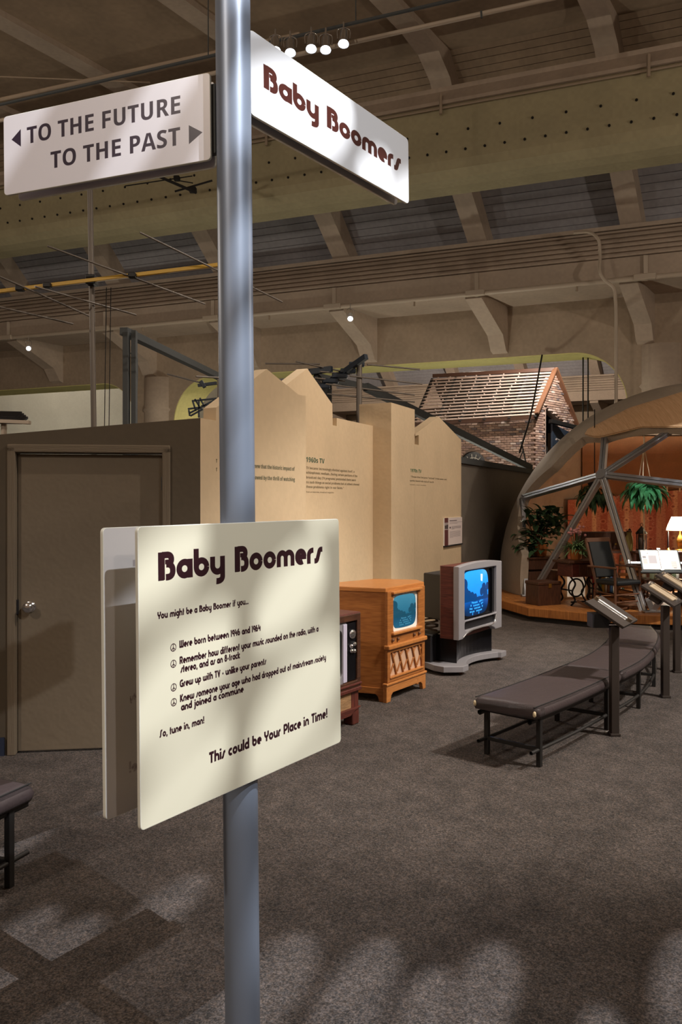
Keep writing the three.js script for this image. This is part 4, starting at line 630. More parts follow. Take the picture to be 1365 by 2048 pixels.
  { // treadle table
    const p = inside(1163, 1216, 0.45), t = group('treadle_table', 'dark wooden sewing table on curved cast iron treadle legs', 'table', p, 0.35);
    part(t, 'table_top', metre(rbox(0.72, 0.035, 0.42, 0.008, 0, 0.64, 0), 0.5), M.darkWood); part(t, 'drawer_case', metre(rbox(0.62, 0.2, 0.36, 0.01, 0.02, 0.52, 0), 0.5, true), M.redWood);
    for (const x of [-0.11, 0.02, 0.16]) part(t, 'drawer_front', metre(rbox(0.12, 0.16, 0.012, 0.004, x, 0.52, 0.184), 0.4), M.darkWood);
    for (const s of [-1, 1]) { part(t, 'iron_leg', merge([tube([V(s * 0.27, 0.42, 0.12), V(s * 0.2, 0.32, 0.13), V(s * 0.26, 0.2, 0.14), V(s * 0.22, 0.08, 0.15), V(s * 0.3, 0.01, 0.17)], 0.014, 30), tube([V(s * 0.27, 0.42, -0.12), V(s * 0.2, 0.32, -0.13), V(s * 0.26, 0.2, -0.14), V(s * 0.22, 0.08, -0.15), V(s * 0.3, 0.01, -0.17)], 0.014, 30), rod(V(s * 0.25, 0.22, -0.14), V(s * 0.25, 0.22, 0.14), 0.011)]), M.iron); }
    part(t, 'iron_brace', merge([tube([V(-0.05, 0.42, 0.13), V(-0.02, 0.3, 0.13), V(-0.09, 0.2, 0.13), V(-0.03, 0.08, 0.13), V(0.02, 0.02, 0.13)], 0.012, 30), tube([V(0.05, 0.36, 0.13), V(0.11, 0.3, 0.13), V(0.17, 0.36, 0.13)], 0.01, 20), rod(V(0.11, 0.3, 0.13), V(0.11, 0.02, 0.13), 0.01), rod(V(-0.25, 0.05, 0.1), V(0.25, 0.05, 0.1), 0.012)]), M.iron);
    part(t, 'treadle_wheel', new THREE.TorusGeometry(0.13, 0.013, 8, 30).translate(-0.17, 0.26, 0.11), M.iron);
    const c = group('light_box', 'pale glowing cream box standing behind the treadle table legs', 'lamp', inside(1151, 1214, 1.0), 0.1);
    part(c, 'box_frame', merge([rbox(0.36, 0.03, 0.12, 0.005, 0, 0.02, 0), rbox(0.36, 0.03, 0.12, 0.005, 0, 0.44, 0), rbox(0.03, 0.44, 0.12, 0.005, -0.165, 0.23, 0), rbox(0.03, 0.44, 0.12, 0.005, 0.165, 0.23, 0)]), M.ply); part(c, 'light_panel', rbox(0.32, 0.4, 0.06, 0.02, 0, 0.23, 0), glow(0xd8c4a8, 0.32));
    const q = p.clone().setY(FL + 0.66);
    const a = group('spider_plant', 'green grassy pot plant with pink flowers on the sewing table', 'plant', V(q.x - 0.08, q.y + 0.003, q.z)); part(a, 'foliage', leaves(150, V(0, 0.14, 0), 0.3, 0.022, 1.0, 1.2), std(0x5d7a4a, 0.6)); part(a, 'pot', lathe([[0.001, 0], [0.07, 0], [0.095, 0.13], [0.1, 0.15], [0.085, 0.15], [0.001, 0.12]], 20), M.terracotta);
    const fl = []; for (let i = 0; i < 26; i++) fl.push(new THREE.IcosahedronGeometry(0.02, 1).translate((rnd() - 0.5) * 0.26, 0.36 + rnd() * 0.14, (rnd() - 0.5) * 0.2)); part(a, 'blossom', merge(fl), std(0xa8706c, 0.8)).userData.kind = 'stuff';
    const stems = []; for (let i = 0; i < 8; i++) stems.push(rod(V(0, 0.12, 0), V((rnd() - 0.5) * 0.24, 0.42, (rnd() - 0.5) * 0.18), 0.004, 5)); part(a, 'stem', merge(stems), M.leafDark);
    const m = group('sewing_machine', 'small black sewing machine standing on the dark table', 'machine', V(q.x + 0.3, q.y, q.z + 0.0), 0.35); part(m, 'machine_bed', rbox(0.24, 0.03, 0.13, 0.008, 0, 0.015, 0), M.blackGloss); part(m, 'machine_arm', merge([rbox(0.06, 0.19, 0.08, 0.02, 0.08, 0.12, 0), rbox(0.22, 0.06, 0.07, 0.02, 0.0, 0.19, 0), rbox(0.05, 0.12, 0.06, 0.015, -0.09, 0.14, 0)]), M.blackGloss); part(m, 'hand_wheel', new THREE.TorusGeometry(0.045, 0.012, 8, 24).rotateY(Math.PI / 2).translate(0.125, 0.17, 0), M.chrome);
  }
  { // dark chest and tall bushy plant at the left
    const p = inside(1087, 1212, 0.2), c = group('chest', 'dark brown wooden chest on the platform at the left of the sewing table', 'chest', p, 0.4); part(c, 'chest_body', metre(rbox(0.4, 0.3, 0.32, 0.01, 0, 0.15, 0), 0.5), M.darkWood); part(c, 'chest_lid', metre(rbox(0.42, 0.05, 0.34, 0.015, 0, 0.325, 0), 0.5), M.darkWood); part(c, 'clasp', rbox(0.05, 0.06, 0.015, 0.004, 0, 0.29, 0.165), M.brass);
    const r = inside(1072, 1206, 1.3), b = group('plant_stand', 'dark wooden crate holding the bushy plant at the left of the dome', 'crate', r, 0.3); for (const y of [0.1, 0.3, 0.5]) part(b, 'crate_board', metre(rbox(0.55, 0.17, 0.5, 0.01, 0, y, 0), 0.5), M.darkWood); part(b, 'crate_top', metre(rbox(0.6, 0.03, 0.55, 0.006, 0, 0.6, 0), 0.5), M.darkWood);
    const g = group('bushy_plant', 'large dark bushy plant in shade at the left inside the dome', 'plant', V(r.x + 0.05, FL + 0.62, r.z)); part(g, 'pot', lathe([[0.001, 0], [0.12, 0], [0.16, 0.2], [0.14, 0.2], [0.001, 0.17]], 20), M.terracotta); part(g, 'foliage', merge([leaves(110, V(0.1, 0.5, 0), 0.3, 0.11, 0.8, 4.5), leaves(70, V(-0.1, 0.22, 0.1), 0.3, 0.11, 1.2, 3.5)]), M.leafDark); const st = []; for (let i = 0; i < 9; i++) st.push(rod(V(0, 0.15, 0), V((rnd() - 0.5) * 0.5, 0.6, (rnd() - 0.5) * 0.4), 0.009, 6)); part(g, 'stem', merge(st), M.chestnut);
  }
  { // rocking chair with dark leather
    const p = inside(1234, 1222, 0.08), t = group('rocking_chair', 'wooden rocking chair with dark leather back and seat', 'chair', p, 0.5);
    const rail = (a, b, r = 0.017) => rod(V(...a), V(...b), r, 10);
    for (const s of [-1, 1]) { part(t, 'back_post', rail([s * 0.22, 0.34, -0.16], [s * 0.22, 0.98, -0.36], 0.02), M.chestnut); part(t, 'front_leg', rail([s * 0.24, 0.07, 0.2], [s * 0.24, 0.6, 0.19]), M.chestnut); part(t, 'rear_leg', rail([s * 0.23, 0.06, -0.2], [s * 0.22, 0.38, -0.17]), M.chestnut); part(t, 'armrest', metre(rbox(0.06, 0.025, 0.5, 0.008, s * 0.25, 0.61, -0.03), 0.4), M.chestnut); const pts = []; for (let i = 0; i <= 8; i++) { const z = -0.5 + i * 0.115; pts.push(V(s * 0.24, 0.028 + 0.28 * (z + 0.05) ** 2, z)); } part(t, 'rocker', tube(pts, 0.02, 30), M.chestnut); }
    for (const y of [0.14, 0.24]) { part(t, 'stretcher', merge([rail([-0.24, y, 0.2], [0.24, y, 0.2], 0.011), rail([-0.235, y + 0.03, -0.19], [-0.24, y, 0.2], 0.011), rail([0.235, y + 0.03, -0.19], [0.24, y, 0.2], 0.011)]), M.chestnut); }
    part(t, 'seat', rbox(0.46, 0.07, 0.44, 0.03, 0, 0.4, 0.02), M.cushion); part(t, 'backrest', rbox(0.4, 0.52, 0.04, 0.015, 0, 0, 0).rotateX(-0.3).translate(0, 0.7, -0.26), M.cushion); part(t, 'top_rail', metre(rbox(0.46, 0.07, 0.035, 0.012, 0, 0, 0).rotateX(-0.3).translate(0, 0.97, -0.345), 0.4), M.chestnut);
  }
  { // slatted ladder-back lounge chair to its right
    const p = inside(1262, 1222, 0.7), t = group('slatted_chair', 'pale slatted wooden chair standing to the right of the rocking chair', 'chair', p, -0.5);
    for (const s of [-1, 1]) part(t, 'side_rail', beam(V(s * 0.17, 0, 0.16), V(s * 0.17, 0.72, -0.2), 0.035, 0.03), M.chestnut);
    for (let k = 0; k < 7; k++) part(t, 'slat', metre(beam(V(-0.18, 0.1 + k * 0.085, 0.125 - k * 0.042), V(0.18, 0.1 + k * 0.085, 0.125 - k * 0.042), 0.045, 0.016, V(0, 0.45, 0.9)), 0.4), M.oak);
    for (const s of [-1, 1]) part(t, 'leg', beam(V(s * 0.17, 0.0, -0.22), V(s * 0.17, 0.4, -0.04), 0.03, 0.03), M.chestnut);
  }
  { // low shelf with books, shelf with pot and crates on the back wall
    const p = inside(1238, 1213, 1.2), s = group('low_shelf', 'low wooden shelf against the tapestry holding a row of books', 'shelf', p, 0.1);
    part(s, 'shelf_board', metre(rbox(0.96, 0.03, 0.28, 0.005, -0.08, 0.06, 0), 0.5), M.darkWood); part(s, 'shelf_board', metre(rbox(0.96, 0.03, 0.28, 0.005, -0.08, 0.72, 0), 0.5), M.darkWood); for (const x of [-0.54, 0.38]) part(s, 'side_panel', metre(rbox(0.03, 0.74, 0.28, 0.005, x, 0.37, 0), 0.5), M.darkWood);
    const tones = [0xd8c8a4, 0xb3322c, 0xe6dcc6, 0x6c8a5a, 0xc4a040, 0xe9e4d6, 0x8a5a3a, 0x37506a, 0xd0b890, 0x7a2a28, 0xdad0b8, 0x4a5a3a]; const names_ = ['pale tan', 'red', 'ivory', 'green', 'mustard', 'white', 'brown', 'blue', 'beige', 'maroon', 'cream', 'olive'];
    let x = -0.5; tones.forEach((c, i) => { const w = 0.032 + 0.016 * rnd(), h = 0.2 + 0.08 * rnd(), b = group('book', `${names_[i]} book in the row on the low shelf behind the rocking chair`, 'book', V(p.x + x + w / 2, FL + 0.077, p.z + 0.02), 0.1, 'books on the low shelf'); part(b, 'cover', rbox(w, h, 0.17, 0.004, 0, h / 2, 0), std(c, 0.7)); part(b, 'page_edge', box(w * 0.7, 0.004, 0.16, 0, h + 0.001, 0), M.cream); x += w + 0.006; });
    const pot = group('clay_pot', 'orange clay pot on top of the low shelf', 'pot', V(p.x - 0.25, FL + 0.736, p.z)); part(pot, 'pot_body', lathe([[0.001, 0], [0.07, 0], [0.1, 0.15], [0.112, 0.15], [0.112, 0.19], [0.095, 0.19], [0.07, 0.03], [0.001, 0.02]], 22), M.terracotta);
    const rd = group('radio_cabinet', 'long dark wooden radio behind the clay pot', 'radio', V(p.x - 0.2, FL + 0.736, p.z - 0.22), 0.1); part(rd, 'case', metre(rbox(0.85, 0.3, 0.16, 0.02, 0, 0.15, 0), 0.5), M.darkWood); part(rd, 'speaker_cloth', box(0.4, 0.1, 0.01, -0.1, 0.09, 0.082), M.grille); for (const kx of [0.2, 0.28, 0.36]) part(rd, 'knob', cyl(0.018, 0.018, 0.02, 0, 0, 0, 14).rotateX(Math.PI / 2).translate(kx, 0.1, 0.09), M.brass);
    const ba = group('brown_jar', 'slim straw coloured jar beside the clay pot', 'jar', V(p.x + 0.16, FL + 0.736, p.z + 0.03)); part(ba, 'jar_body', lathe([[0.001, 0], [0.05, 0], [0.06, 0.1], [0.055, 0.22], [0.035, 0.26], [0.04, 0.3], [0.001, 0.3]], 20), std(0x9a8a4a, 0.5)); part(ba, 'jar_lid', lathe([[0.001, 0.3], [0.045, 0.3], [0.04, 0.32], [0.001, 0.33]], 18), M.chestnut);
  }
  { // sideboard with lantern, figurine, candle and the lit lamp
    const p = inside(1345, 1216, 2.7), s = group('sideboard', 'dark sideboard under the tapestry carrying the lamp and the lantern', 'sideboard', p, -0.05);
    part(s, 'case', metre(rbox(1.5, 0.6, 0.42, 0.01, 0, 0.32, 0), 0.5), M.darkWood); part(s, 'top_board', metre(rbox(1.56, 0.035, 0.46, 0.008, 0, 0.637, 0), 0.5), M.redWood); for (const x of [-0.5, 0, 0.5]) { const d = part(s, 'door', metre(rbox(0.46, 0.5, 0.02, 0.006, x, 0.33, 0.215), 0.5, true), M.darkWood); part(d, 'knob', new THREE.SphereGeometry(0.016, 12, 8).translate(x + 0.17, 0.45, 0.235), M.brass); }
    const ty = FL + 0.655;
    const on = (px) => { const k = (px - CX) / FOCAL, Z = -p.z; return V(k * Z, ty, p.z); };
    const la = group('lantern', 'tall dark metal lantern with a conical cap on the sideboard', 'lantern', on(1284)); part(la, 'cap', lathe([[0.001, 0.44], [0.02, 0.42], [0.1, 0.32], [0.1, 0.3], [0.001, 0.3]], 20), M.iron); part(la, 'cage', merge([...Array.from({ length: 8 }, (_, i) => rod(V(Math.cos(i * 0.785) * 0.085, 0, Math.sin(i * 0.785) * 0.085), V(Math.cos(i * 0.785) * 0.085, 0.31, Math.sin(i * 0.785) * 0.085), 0.007, 6)), lathe([[0.001, 0], [0.095, 0], [0.095, 0.03], [0.001, 0.03]], 20)]), M.iron); part(la, 'glass_chimney', lathe([[0.06, 0.03], [0.066, 0.16], [0.06, 0.29]], 20), std(0x54473c, 0.2)); part(la, 'ring', new THREE.TorusGeometry(0.025, 0.005, 6, 16).translate(0, 0.46, 0), M.iron);
    const fi = group('figurine', 'small dark slender figurine left of the lantern', 'figurine', on(1260)); part(fi, 'figure', lathe([[0.001, 0], [0.05, 0], [0.045, 0.03], [0.02, 0.06], [0.03, 0.12], [0.018, 0.18], [0.035, 0.24], [0.02, 0.3], [0.03, 0.34], [0.022, 0.38], [0.001, 0.4]], 16), M.iron);
    const ca = group('candle', 'single black taper candle in a holder in front of the lamp', 'candle', on(1337)); part(ca, 'taper', lathe([[0.001, 0.03], [0.014, 0.03], [0.012, 0.34], [0.001, 0.36]], 12), M.black); part(ca, 'holder', lathe([[0.001, 0], [0.05, 0], [0.045, 0.015], [0.02, 0.03], [0.02, 0.05], [0.001, 0.05]], 18), M.brass);
    const lp = on(1361), L = group('table_lamp', 'lit table lamp with a white fabric shade at the right edge', 'lamp', lp);
    part(L, 'lamp_base', lathe([[0.001, 0], [0.09, 0], [0.085, 0.02], [0.03, 0.04], [0.05, 0.12], [0.06, 0.18], [0.03, 0.26], [0.012, 0.3], [0.012, 0.42], [0.001, 0.42]], 22), M.brass);
    part(L, 'lamp_shade', lathe([[0.23, 0.36], [0.2, 0.46], [0.165, 0.54], [0.14, 0.6]], 36), new THREE.MeshPhysicalMaterial({ color: 0xf4ead2, roughness: 0.9, transmission: 0.5, thickness: 0, side: THREE.DoubleSide })); part(L, 'shade_rim', new THREE.TorusGeometry(0.23, 0.006, 6, 40).rotateX(Math.PI / 2).translate(0, 0.36, 0), M.cord);
    part(L, 'bulb', new THREE.SphereGeometry(0.04, 16, 12).translate(0, 0.46, 0), glow(0xffd9a0, 6)); const pl = new THREE.PointLight(new THREE.Color(1, 0.88, 0.72), 16); pl.position.set(0, 0.46, 0); pl.castShadow = true; pl.shadow.radius = 2; L.add(pl);
  }
  { // open lit album on an arm fixed to the strut
    const c = at(1321, 1121, 10.45), t = thing('open_album', 'open album with two white printed pages on a metal arm before the dome', 'book', [c.x, c.y, c.z], -0.12); t.rotation.order = 'YXZ'; t.rotation.x = 0.92;
    const pageMap = (left) => canvasTexture(256, 320, (g, w, h) => { g.fillStyle = '#f4f4f2'; g.fillRect(0, 0, w, h); g.fillStyle = '#b9b6c0'; if (left) { g.fillRect(100, 90, 110, 130); g.fillStyle = '#8a8890'; g.fillRect(20, 100, 46, 34); for (let i = 0; i < 7; i++) g.fillRect(16, 150 + i * 12, 60, 5); g.fillRect(90, 46, 14, 14); } else { for (let i = 0; i < 9; i++) g.fillRect(140, 190 + i * 11, 70, 5); g.fillStyle = '#6a6870'; g.fillRect(160, 288, 40, 10); } });
    part(t, 'cover', rbox(0.5, 0.012, 0.33, 0.004, 0, 0, 0), std(0x1f3a44, 0.5)); part(t, 'page', rbox(0.23, 0.012, 0.3, 0.003, -0.12, 0.011, 0), [M.white, M.white, new THREE.MeshStandardMaterial({ map: pageMap(true), roughness: 0.5 }), M.white, M.white, M.white]); part(t, 'page', rbox(0.23, 0.012, 0.3, 0.003, 0.12, 0.011, 0), [M.white, M.white, new THREE.MeshStandardMaterial({ map: pageMap(false), roughness: 0.5 }), M.white, M.white, M.white]); part(t, 'ring_clip', merge([rbox(0.05, 0.02, 0.03, 0.006, 0, 0.02, -0.165), rbox(0.05, 0.02, 0.03, 0.006, 0, 0.02, 0.155), rbox(0.015, 0.02, 0.3, 0.005, 0, 0.018, 0)]), M.silver);
    part(t, 'ledge', rbox(0.54, 0.03, 0.03, 0.006, 0, 0.0, 0.18), M.steel); part(t, 'tray', rbox(0.46, 0.02, 0.3, 0.004, 0, -0.018, 0), M.steel);
    part(t, 'arm', merge([beam(V(-0.42, -0.02, 0.03), V(0.42, -0.02, 0.03), 0.035, 0.03), rod(V(-0.4, -0.02, 0.0), V(-0.4, -0.02, 0.06), 0.035, 14)]), M.alu);
  }
  { // side table with jars and beads to the left of the last stands
    const p = inside(1322, 1219, 0.45), t = group('craft_table', 'small dark table crowded with jars in front of the sideboard', 'table', p, 0); part(t, 'table_top', metre(rbox(0.6, 0.03, 0.4, 0.006, 0, 0.38, 0), 0.5), M.darkWood); for (const x of [-0.26, 0.26]) for (const z of [-0.16, 0.16]) part(t, 'leg', rod(V(x, 0, z), V(x * 0.94, 0.37, z * 0.94), 0.016), M.darkWood); part(t, 'lower_shelf', metre(rbox(0.5, 0.02, 0.32, 0.005, 0, 0.15, 0), 0.5), M.darkWood);
    const jarTones = [0xe0dcc8, 0xb8c8a8, 0xd8d0b0, 0xc8b8a0, 0xe8e6dc, 0xa8b890, 0xded2ba]; const jn = ['white', 'pale green', 'cream', 'tan', 'clear white', 'sage', 'ivory'];
    jarTones.forEach((c, i) => { const x = -0.24 + i * 0.08, h = 0.07 + 0.04 * ((i * 3) % 4) / 3; const j = group('jar', `${jn[i]} jar in the row on the small dark table`, 'jar', V(p.x + x, FL + 0.396, p.z + 0.08 * (i % 2)), 0, 'jars on the small dark table'); part(j, 'jar_body', lathe([[0.001, 0], [0.03, 0], [0.032, h * 0.7], [0.022, h * 0.9], [0.022, h], [0.001, h]], 16), std(c, 0.25)); part(j, 'lid', lathe([[0.001, h], [0.026, h], [0.026, h + 0.012], [0.001, h + 0.014]], 16), M.brass); });
  }
  { const c = [{ x: 1392, y: 1215, d: 0.2 }]; for (const q of c) { const p = inside(q.x, q.y, q.d), b = group('speaker_cabinet', 'dark round sided cabinet on the platform below the jars', 'cabinet', p); part(b, 'case', rbox(0.42, 0.34, 0.3, 0.03, 0, 0.17, 0), M.black); part(b, 'front_panel', rbox(0.34, 0.26, 0.01, 0.02, 0, 0.17, 0.152), M.rubber); } }
}

// ---------------------------------------------------------------- brick house behind the arcade
{
  const K = at(1068, HORIZON, 21).setY(0), Lf = at(838, HORIZON, 22.4).setY(0), Rt = at(1148, HORIZON, 22.5).setY(0), eave = 4.0, ridge = 5.32;
  const h = thing('brick_house', 'small brick house with an open batten roof rising behind the display walls', 'house'); const HK = 1.124; h.scale.setScalar(HK); h.position.y = EYE * (1 - HK);
  const frontDir = K.clone().sub(Lf), sideDir = Rt.clone().sub(K), fw = frontDir.length(), sw = sideDir.length(); frontDir.normalize(); sideDir.normalize();
  const fN = V(-frontDir.z, 0, frontDir.x); if (fN.z < 0) fN.negate(); const sN = V(-sideDir.z, 0, sideDir.x); if (sN.z < 0) sN.negate();
  const FM = new THREE.Matrix4().makeBasis(frontDir, V(0, 1, 0), frontDir.clone().cross(V(0, 1, 0))).setPosition(Lf), SM = new THREE.Matrix4().makeBasis(sideDir, V(0, 1, 0), sideDir.clone().cross(V(0, 1, 0))).setPosition(K);
  const mortar = paint(150, 128, 116, 0.2, 95);
  const arch = (cx, cy, r, n = 16) => Array.from({ length: n + 1 }, (_, i) => [cx + r * Math.cos(Math.PI * i / n), cy + r * Math.sin(Math.PI * i / n)]);
  const wc = (() => { const k = (945 - CX) / FOCAL; return ((-Lf.z) * k - Lf.x) / (frontDir.x + k * frontDir.z); })(), wr = 0.37, wy = 2.72;
  part(h, 'front_wall', ext(poly([[0, 0], [fw, 0], [fw, eave], [0, eave]], [[[wc + wr, 1.6], ...arch(wc, wy, wr), [wc - wr, 1.6]]]), 0.2).translate(0, 0, -0.2).applyMatrix4(FM), mortar);
  const open = [[0.55, 3.2], [1.45, 3.2], [1.45, 4.1], [0.55, 4.4]];
  part(h, 'gable_wall', ext(poly([[0, 0], [sw, 0], [sw, eave - 0.1], [sw / 2, ridge - 0.06], [0, eave]], [[[0.62, 2.6], [1.42, 2.6], [1.42, 3.95], [0.62, 4.22]]]), 0.2).translate(0, 0, -0.2).applyMatrix4(SM), mortar);
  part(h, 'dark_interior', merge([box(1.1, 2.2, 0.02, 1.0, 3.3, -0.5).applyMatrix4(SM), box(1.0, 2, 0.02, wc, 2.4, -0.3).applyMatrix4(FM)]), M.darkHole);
  // bricks: too small to pick apart, one geometry for all
  const bw = 0.15, bh = 0.05, gap = 0.012, rows = [];
  const colours = [[0.27, 0.17, 0.13], [0.32, 0.2, 0.15], [0.38, 0.26, 0.2], [0.22, 0.14, 0.12], [0.42, 0.31, 0.26], [0.13, 0.1, 0.1], [0.48, 0.38, 0.33], [0.34, 0.22, 0.17]];
  for (const [mat, width, skip] of [[FM, fw, (x, y) => Math.hypot(x - wc, Math.max(0, y - wy)) < wr + 0.06 && y < wy + wr + 0.05], [SM, sw, (x, y) => (x > 0.56 && x < 1.48 && y < 4.25 - (x - 0.6) * 0.32 && y > 2.6) || y > eave + (ridge - eave) * (1 - Math.abs(x - sw / 2) / (sw / 2)) - 0.1]])
    for (let r = 0, y = 1.9; y < ridge; y += bh + gap, r++) { if (mat === FM && y > eave - 0.06) break; for (let x = (r % 2) * bw / 2 + bw / 2; x < width - 0.02; x += bw + gap) if (!skip(x, y)) { const s = (rnd() - 0.5) * 0.02; rows.push([new THREE.Matrix4().makeTranslation(x, y, 0.006 + rnd() * 0.008).premultiply(mat), colours[Math.floor(rnd() * rnd() * 1.25 * 8) % 8]]); } }
  const bricks = new THREE.InstancedMesh(new RoundedBoxGeometry(bw, bh, 0.04, 1, 0.006), new THREE.MeshStandardMaterial({ color: 0xffffff, roughness: 0.9 }), rows.length); bricks.name = 'brick'; bricks.userData.kind = 'stuff'; rows.forEach(([m, c], i) => { bricks.setMatrixAt(i, m); const k = 0.8 + 0.4 * rnd(); bricks.setColorAt(i, new THREE.Color(c[0] * k, c[1] * k, c[2] * k)); }); shadowed(bricks); h.add(bricks);
  // open batten roof
  const A0 = Lf.clone().setY(eave - 0.05).addScaledVector(frontDir, -0.12).addScaledVector(fN, 0.12), B0 = K.clone().setY(eave + 0.0).addScaledVector(fN, 0.12).addScaledVector(frontDir, 0.06), B1 = K.clone().addScaledVector(sideDir, sw / 2).setY(ridge), A1 = at(866, 752, 22.7);
  const C0 = Rt.clone().setY(eave - 0.15).addScaledVector(sideDir, 0.1), D0 = A1.clone().add(C0.clone().sub(B1));
  const NL = 15; for (let i = 0; i < NL; i++) { const t = i / (NL - 1) * 0.985 + 0.005, a = A0.clone().lerp(A1, t), b = B0.clone().lerp(B1, t); part(h, 'batten', metre(beam(a, b, 0.05, 0.03, fN.clone().add(V(0, 0.9, 0))), 0.6), M.lath); }
  const nubs = []; for (let i = 0; i < NL - 1; i++) for (let k = 0; k < 7; k++) { const t = (i + 0.12) / (NL - 1), u = (k + 0.5 + (rnd() - 0.5) * 0.3) / 9; const p = A0.clone().lerp(A1, t).lerp(B0.clone().lerp(B1, t), u); nubs.push(box(0.035, 0.03, 0.03, p.x, p.y + 0.02, p.z)); } part(h, 'roof_peg', merge(nubs), M.lath).userData.kind = 'stuff';
  for (let k = 0; k < 6; k++) { const u = k / 5; part(h, 'rafter', beam(A0.clone().lerp(B0, u).add(V(0, -0.09, 0)), A1.clone().lerp(B1, u).add(V(0, -0.09, 0)), 0.07, 0.1, fN), M.darkHole); }  // rafters near-black: the shade under the battens is put into their colour
  part(h, 'ridge_board', beam(A1, B1, 0.08, 0.1), M.darkWood); part(h, 'rear_roof', (() => { const g = new THREE.BufferGeometry(); const v = [A1, B1, C0, D0].map((p) => p.clone().add(V(0, -0.12, 0))), w = v.map((p) => p.clone().add(V(0, -0.05, -0.02))); const q = (a, b, c, d) => [a, b, c, a, c, d].flatMap((p) => [p.x, p.y, p.z]); g.setAttribute('position', new THREE.Float32BufferAttribute([...q(...v), ...q(...w), ...q(v[0], v[1], w[1], w[0]), ...q(v[2], v[3], w[3], w[2])], 3)); g.setAttribute('uv', new THREE.Float32BufferAttribute(new Float32Array(48), 2)); g.computeVertexNormals(); return g; })(), M.darkHole);  // rear roof near-black as well, the unlit inside put into its colour
  part(h, 'barge_board', merge([beam(B0.clone().add(V(0.03, 0.02, 0.02)), B1.clone().add(V(0.03, 0.03, 0.02)), 0.05, 0.13, sN), beam(B1.clone().add(V(0.03, 0.03, 0.02)), C0.clone().add(V(0.05, 0, 0.02)), 0.05, 0.13, sN)]), M.chestnut);
  part(h, 'eave_board', beam(A0.clone().add(V(0, -0.08, 0)), B0.clone().add(V(0, -0.08, 0)), 0.05, 0.09), M.darkWood);
  const win = part(h, 'arched_window', ext(poly([[wc + wr, 1.7], ...arch(wc, wy, wr), [wc - wr, 1.7]]), 0.02).translate(0, 0, -0.12).applyMatrix4(FM), M.glassDark, 'dark fan window with pale glazing bars');
  const bars = []; for (const a of [0.35, 0.8, 1.25, 1.7, 2.2, 2.75]) bars.push(rod(V(wc + Math.cos(a) * 0.12, wy - 0.02 + Math.sin(a) * 0.12, -0.09), V(wc + Math.cos(a) * 0.3, wy + Math.sin(a) * 0.3, -0.09), 0.012, 6)); bars.push(tube(arch(wc, wy - 0.02, 0.22, 12).map(([x, y]) => V(x, y, -0.085)), 0.013, 30, 6)); part(win, 'glazing_bar', merge(bars).applyMatrix4(FM), M.white);
  const hoist = thing('hoist', 'dark iron hoist beam with a pale pipe sticking out of the brick gable', 'hoist'); hoist.scale.copy(h.scale); hoist.position.copy(h.position); const sp = (x, y, z) => V(x, y, z).applyMatrix4(SM);
  part(hoist, 'hoist_beam', beam(sp(0.5, 3.86, 0.2), sp(2.6, 3.5, 1.0), 0.14, 0.1), M.iron); part(hoist, 'hoist_plate', ext(poly([[0.6, 3.1], [2.2, 2.9], [2.2, 3.5], [0.6, 3.8]]), 0.05).translate(0, 0, 0.16).applyMatrix4(SM), M.blueBlack); part(hoist, 'pipe', rod(sp(0.6, 3.38, 0.32), sp(1.9, 3.05, 0.5), 0.03, 10), M.silver); part(hoist, 'drum', rod(sp(0.62, 3.12, 0.3), sp(1.3, 3.12, 0.34), 0.12, 20), M.iron); for (const x of [0.72, 1.12, 1.3]) part(hoist, 'post', beam(sp(x, 2.2, 0.24), sp(x, 3.0, 0.28), 0.06, 0.06), M.darkWood);
}

// ---------------------------------------------------------------- steel frames and antennas above the displays
{
  const Z1 = 8.4, f = thing('steel_frame', 'grey square steel frame rising behind the dark door wall', 'frame');
  const top = at(253, 664, Z1), base = V(top.x, 0, top.z), end = at(560, 812, 14.5);
  part(f, 'upright', merge([beam(base, top, 0.055, 0.1), beam(base.clone().add(V(0.075, 0, -0.03)), top.clone().add(V(0.075, 0.02, -0.03)), 0.05, 0.08)]), M.steel); part(f, 'top_beam', beam(top.clone().add(V(-0.03, 0.01, 0)), end, 0.09, 0.08), M.steel); part(f, 'rear_upright', beam(end.clone().setY(0), end, 0.09, 0.09), M.steel);
  const cn = single('conduit', 'thin curved conduit beside the left column', 'conduit', tube([at(262, 706, 8.6), at(272, 712, 8.6), at(274, 730, 8.6), at(270, 850, 8.6)], 0.012, 30), M.steel);
  const g = thing('sloping_frame', 'dark sloping steel beam crossing in front of the brick house', 'frame'); const a = at(632, 752, 12.4), b = at(732, 774, 13.6), c = at(1062, 936, 18);
  part(g, 'sloping_beam', merge([beam(a, b, 0.09, 0.09), beam(b, c, 0.1, 0.14)]), M.steel); part(g, 'upright', beam(at(654, HORIZON, 12.7).setY(0), at(654, 762, 12.7), 0.16, 0.12), M.steel);part(g, 'rear_upright', beam(c.clone().setY(0), c.clone().add(V(0, -0.06, 0)), 0.1, 0.1), M.steel);
  const st = thing('stake_pair', 'two thin dark stakes crossed beside the slanting rope', 'stakes'); part(st, 'stake', rod(at(1043, 883, 18.8), at(1058, 950, 18.8), 0.019, 8), M.darkCord); part(st, 'stake', rod(at(1048, 898, 18.85), at(1032, 938, 18.85), 0.014, 8), M.darkCord); part(st, 'stake_tip', rod(at(1058, 950, 18.8), at(1058, HORIZON, 18.8).setY(0), 0.019, 8), M.darkCord);
}
